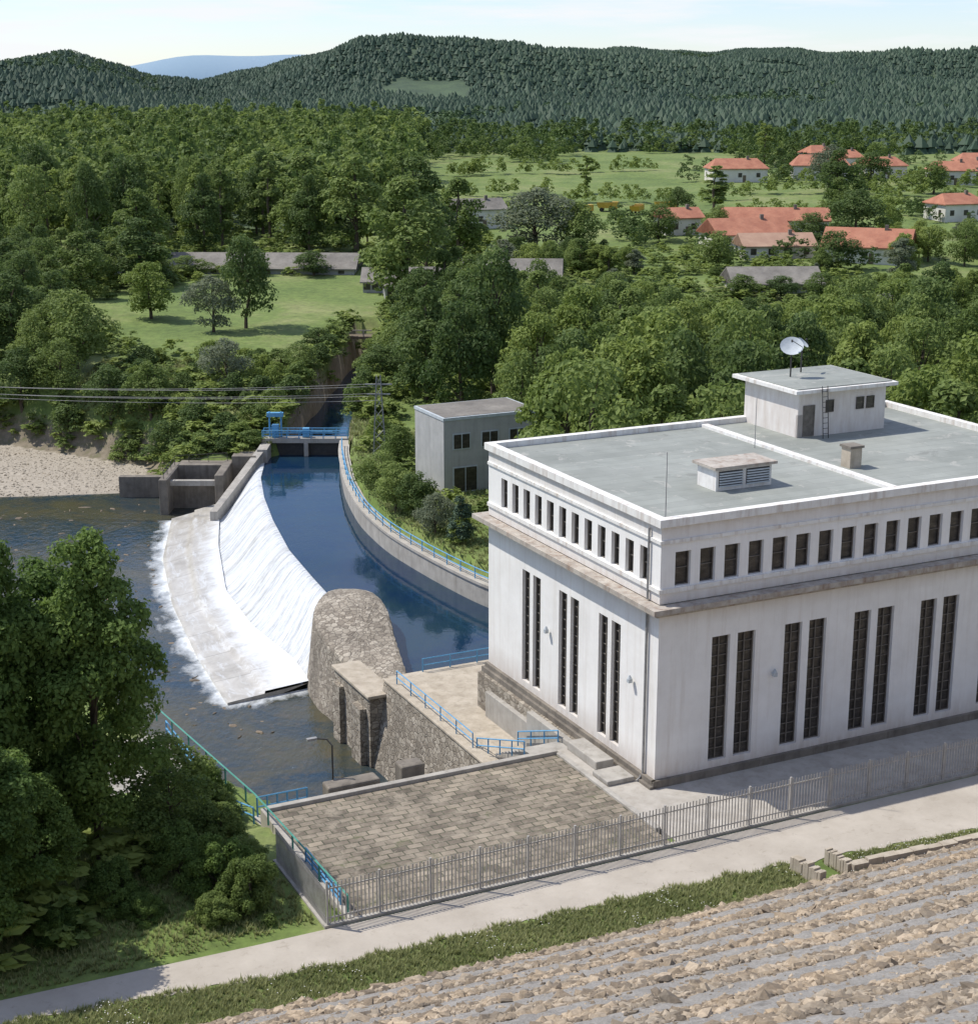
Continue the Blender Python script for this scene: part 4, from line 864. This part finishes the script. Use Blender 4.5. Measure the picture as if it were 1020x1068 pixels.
# hill forest
pts=polar(82000,640,2360,-220,1240)
g=np.sin(pts[:,0]*.013+2)*np.sin(pts[:,1]*.009+pts[:,0]*.004)+.5*np.sin(pts[:,0]*.03)*np.sin(pts[:,1]*.021)
px=510+np.arctan2(pts[:,0],pts[:,1])*1730; dd=np.hypot(*pts.T)
bl=(g>.6+.6*rng.random(len(pts)))|((px<170)&(dd>1300)&(rng.random(len(pts))<.55))|((dd<760)&(rng.random(len(pts))<.3)); clear=(g<-1.1)
con=pts[~bl&~clear]; br=pts[bl][::3]
cv=[];cf=[];nsd=5
for k,(r1,z0,z1) in enumerate([(.30,.05,.80),(.24,.45,1.0)]):
    b=len(cv)
    for i in range(nsd): a=2*math.pi*i/nsd+k*.5; cv.append((math.cos(a)*r1*(1+.2*(i%2)),math.sin(a)*r1*(1+.2*(i%2)),z0))
    cv.append((0,0,z1))
    for i in range(nsd): cf.append((b+i,b+(i+1)%nsd,b+nsd))
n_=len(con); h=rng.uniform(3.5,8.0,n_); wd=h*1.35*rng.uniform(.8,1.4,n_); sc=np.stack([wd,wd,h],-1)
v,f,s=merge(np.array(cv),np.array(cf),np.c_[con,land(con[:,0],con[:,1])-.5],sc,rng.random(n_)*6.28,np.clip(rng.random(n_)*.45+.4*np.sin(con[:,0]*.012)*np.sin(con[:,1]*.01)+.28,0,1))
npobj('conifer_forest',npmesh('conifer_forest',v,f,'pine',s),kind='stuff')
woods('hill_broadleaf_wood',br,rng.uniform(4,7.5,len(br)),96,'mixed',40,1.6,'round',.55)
# ------------------------------------------------------------ rubble slope + grass
t=(1+5**.5)/2
iv=np.array([(-1,t,0),(1,t,0),(-1,-t,0),(1,-t,0),(0,-1,t),(0,1,t),(0,-1,-t),(0,1,-t),(t,0,-1),(t,0,1),(-t,0,-1),(-t,0,1)],float); iv/=np.linalg.norm(iv[0])
iff=np.array([(0,11,5),(0,5,1),(0,1,7),(0,7,10),(0,10,11),(1,5,9),(5,11,4),(11,10,2),(10,7,6),(7,1,8),(3,9,4),(3,4,2),(3,2,6),(3,6,8),(3,8,9),(4,9,5),(2,4,11),(6,2,10),(8,6,7),(9,8,1)])
PER=3.6; RF=.66
def phase(u,v): return np.mod(-v-13.4+.12*np.sin(u*.35)+.08*np.sin(u*1.3),PER)
def stepz(u,v): # shallow terraces on top of the mean slope
    s=phase(u,v); return .35*(.5*PER*np.minimum(s/(RF*PER),1)-.5*s)
def rocks(name,u,v,size,mat,flat=.62,sink=.2,extra=None):
    x,y=W(u,v); z=land(x,y)+(extra if extra is not None else 0); parts=[]
    for k in range(6):
        r=np.random.default_rng(200+k); P=np.sign(iv)*np.abs(iv)**.7*(1+r.uniform(-.3,.25,(12,1)))+r.normal(0,.08,(12,3)); s_=slice(k,None,6); m_=len(u[s_])
        sc=np.stack([size[s_]*rng.uniform(.8,1.5,m_),size[s_]*rng.uniform(.7,1.2,m_),size[s_]*flat*rng.uniform(.6,1.4,m_)],-1)
        parts.append(merge(P,iff,np.c_[x[s_],y[s_],z[s_]-sink*size[s_]+.02],sc,rng.random(m_)*6.28,rng.random(m_),tilt=rng.normal(0,.3,m_)))
    V=[];F=[];S=[];k=0
    for a,b,c in parts: V.append(a);F.append(b+k);S.append(c);k+=len(a)
    npobj(name,npmesh(name,np.concatenate(V),np.concatenate(F),mat,np.concatenate(S)),kind='stuff')
n_=120000; v=-13.4-rng.random(n_)*33; u=rng.uniform(-40,26,n_)
e=-13.4+.15*np.clip(-12-u,0,30)*.55
s_=phase(u,v); jit=rng.normal(0,.10,n_)+.20*np.sin(u*.9+v)*np.sin(u*.23); k=(v<e-.02)&((s_+jit<RF*PER)|(rng.random(n_)<.13))
u,v=u[k],v[k]; inb=phase(u,v)<RF*PER; sz_=rng.gamma(1.9,.042,len(u))+.035; sz_=np.minimum(sz_,.36); sz_=np.where(inb,sz_,sz_*.5); rocks('rubble_stones',u,v,sz_,'rock',extra=stepz(u,v)+.01+rng.random(len(u))*.05*inb)
us=np.linspace(-44,50,260); vv=np.arange(-13.3,-60,-.15)
SU,SVV=np.meshgrid(us,vv); sx,sy=W(SU,SVV); sz=land(sx,sy)+.03+stepz(SU,SVV)+rng.normal(0,.02,sx.shape)
idx=np.arange(sx.size).reshape(sx.shape); F=np.stack([idx[:-1,:-1],idx[1:,:-1],idx[1:,1:],idx[:-1,1:]],-1).reshape(-1,4)
ue=-13.4+.15*np.clip(-12-SU,0,30)*.55; sz=np.where(SVV<ue,sz,sz-.6)
ph_=phase(SU,SVV); lm=ss(RF*PER-.1,RF*PER+.15,ph_)*ss(PER,PER-.15,ph_)
npobj('dam_slope',npmesh('dam_slope',np.stack([sx,sy,sz],-1).reshape(-1,3),F,'slope',lm.ravel()),kind='structure')
n_=7000; x=rng.uniform(-80,-40,n_); y=rng.uniform(180,214,n_); k=sdf(BEACH,x,y)<0; uu,v2=UV(x[k],y[k]); rocks('beach_stones',uu,v2,rng.gamma(2,.025,len(uu))+.02,'peb')
n_=420; x=rng.uniform(-60,-16,n_); y=rng.uniform(112,182,n_); k=(sdf(RIVER,x,y)<-1); xx,yy=x[k],y[k]
mm=merge(np.sign(iv)*np.abs(iv)**.7,iff,np.c_[xx,yy,np.full(len(xx),-8.55)],np.stack([rng.gamma(3,.08,len(xx)),rng.gamma(3,.08,len(xx)),rng.uniform(.05,.18,len(xx))],-1),rng.random(len(xx))*6,rng.random(len(xx))*.3)
npobj('river_stones',npmesh('river_stones',mm[0],mm[1],'rock',mm[2]),kind='stuff')
def grass(name,u,v,hs,mat='grassb'):
    x,y=W(u,v); z=land(x,y); n_=len(u); bl=[];bf=[]
    r=np.random.default_rng(5)
    for i in range(7):
        a=r.random()*6.28; l=r.uniform(.2,.7); w=.10; ca_,sa_=math.cos(a),math.sin(a); b=len(bl); h=r.uniform(.6,1)
        bl+=[(-sa_*w,ca_*w,0),(sa_*w,-ca_*w,0),(ca_*l,sa_*l,h)]; bf.append((b,b+1,b+2))
    m_=merge(np.array(bl),np.array(bf),np.c_[x,y,z],np.stack([hs,hs,hs],-1),rng.random(n_)*6.28,np.clip(rng.random(n_)*.6+.35*np.sin(u*.8+v)*np.sin(u*.31)+.15,0,1))
    npobj(name,npmesh(name,m_[0],m_[1],mat,m_[2]),kind='stuff')
def flowers(u,v,h):
    x,y=W(u,v); z=land(x,y)+h; r=.03
    P=np.array([(-1,0,0),(0,-1,.2),(1,0,0),(0,1,.2)])*r
    m_=merge(P,np.array([(0,1,2,3)]),np.c_[x,y,z],np.ones((len(u),3)),rng.random(len(u))*6,np.ones(len(u)))
    npobj('wildflowers',npmesh('wildflowers',m_[0],m_[1],'white2',m_[2]),kind='stuff')
n_=32000; u=rng.uniform(-42,1.2,n_); v=rng.uniform(-15.2,-8,n_)
lo_=np.interp(u,*zip(*lo)); e=-13.4+.15*np.clip(-12-u,0,30)*.55; k=(v<lo_+.1+.35*np.sin(u*2)*rng.random(n_))&(v>e-1.1*rng.random(n_)*rng.random(n_))
grass('verge_grass',u[k],v[k],rng.uniform(.12,.36,k.sum())); j=(rng.random(k.sum())<.05)&(np.sin(u[k]*.7)+np.sin(u[k]*1.9+v[k])>.6); flowers(u[k][j],v[k][j],.29)
u=rng.uniform(3,20,6000); v=rng.uniform(-14.4,-11.6,6000); k=(v<np.interp(u,*zip(*lo))-.1); grass('verge_grass',u[k],v[k],rng.uniform(.12,.32,k.sum())); j=rng.random(k.sum())<.06; flowers(u[k][j],v[k][j],.3)
u=rng.uniform(-60,-22.8,16000); v=rng.uniform(-6.1,12,16000); grass('bank_grass',u,v,rng.uniform(.12,.40,16000))
x=rng.uniform(-16,0,9000); y=rng.uniform(128,188,9000); k=(sdf(CANAL,x,y)>1.2)&(sdf(CANAL,x,y)<16); uu,v2=UV(x[k],y[k]); k2=(v2>24); grass('canal_bank_grass',uu[k2],v2[k2],rng.uniform(.2,.5,k2.sum()))
x=rng.uniform(-56,-14,15000); y=rng.uniform(187,230,15000); k=(sdf(CANAL,x,y)>1.0)&(sdf(BEACH,x,y)>4)&(sdf(RIVER,x,y)>2.5); uu,v2=UV(x[k],y[k]); grass('bank_grass',uu,v2,rng.uniform(.3,.8,len(uu)))
def roughwall(u0,v0,u1,v1,zh,w=.45):
    n_=10; mb=MB(); d=Vector((u1-u0,v1-v0,0)).normalized(); nn=Vector((-d.y,d.x,0))
    L_=math.hypot(u1-u0,v1-v0)
    for i in range(n_):
        a=Vector((u0,v0,0))+d*(L_*i/n_); b=Vector((u0,v0,0))+d*(L_*(i+1)/n_-.02); h=zh+rng.normal(0,.05); w2=w/2+rng.normal(0,.02)
        mb.prism([tuple((a-nn*w2)[:2]),tuple((b-nn*w2)[:2]),tuple((b+nn*w2)[:2]),tuple((a+nn*w2)[:2])],-.3,h)
    return mb
for w_ in ((1.2,-11.6,1.4,-13.8),(3.2,-11.8,3.3,-13.6),(3.3,-13.6,12.5,-14.2)):
    solo('low_stone_wall','low rough stone wall at the foot of the rubble slope','wall',roughwall(*w_,.85),'stonecap',base=(w_[0],w_[1],0),group='low stone walls')
# ------------------------------------------------------------ world, sun, camera
S=bpy.context.scene
w=bpy.data.worlds.new("World"); S.world=w; w.use_nodes=True; nt=w.node_tree; nt.nodes.clear()
sunv=Vector((-.954*math.cos(math.radians(55)),.291*math.cos(math.radians(55)),math.sin(math.radians(55))))
sky=nt.nodes.new("ShaderNodeTexSky"); sky.sky_type='NISHITA'; sky.sun_disc=False; sky.sun_elevation=math.radians(55); sky.sun_rotation=math.atan2(-.954,.291)
sky.air_density=1.0; sky.dust_density=.3; sky.altitude=400; sky.ozone_density=1.3
bg=nt.nodes.new("ShaderNodeBackground"); bg.inputs[1].default_value=.15; wo=nt.nodes.new("ShaderNodeOutputWorld")
tc=nt.nodes.new("ShaderNodeTexCoord"); mp=nt.nodes.new("ShaderNodeMapping"); mp.inputs['Scale'].default_value=(2,2,18); nt.links.new(tc.outputs['Generated'],mp.inputs[0])
f=noise(nt,mp.outputs[0],2.9,7,.6); r=ramp(nt,f,[(.46,0.),(.62,.85)])
sc_=mix(nt,1.0,sky.outputs[0],(.87,.925,1.14),'MULTIPLY')
c=mix(nt,r,sc_,(6.3,6.4,6.6)); nt.links.new(c,bg.inputs[0]); nt.links.new(bg.outputs[0],wo.inputs[0])
sl=bpy.data.lights.new('sun','SUN'); sl.energy=4.6; sl.angle=math.radians(.5); sl.color=(1,.95,.875); so=bpy.data.objects.new('sun',sl); COL.objects.link(so); so.rotation_euler=sunv.to_track_quat('Z','Y').to_euler()
cam=bpy.data.cameras.new('camera'); co=bpy.data.objects.new('camera',cam); COL.objects.link(co); co.location=(0,0,39.1)
co.rotation_euler=(math.pi/2-.261,0,0); cam.sensor_fit='VERTICAL'; cam.sensor_height=24; cam.lens=1670/1068*24; cam.clip_end=20000; cam.clip_start=.5
S.camera=co; S.view_settings.view_transform='Standard'; S.view_settings.look='None'; S.view_settings.exposure=0
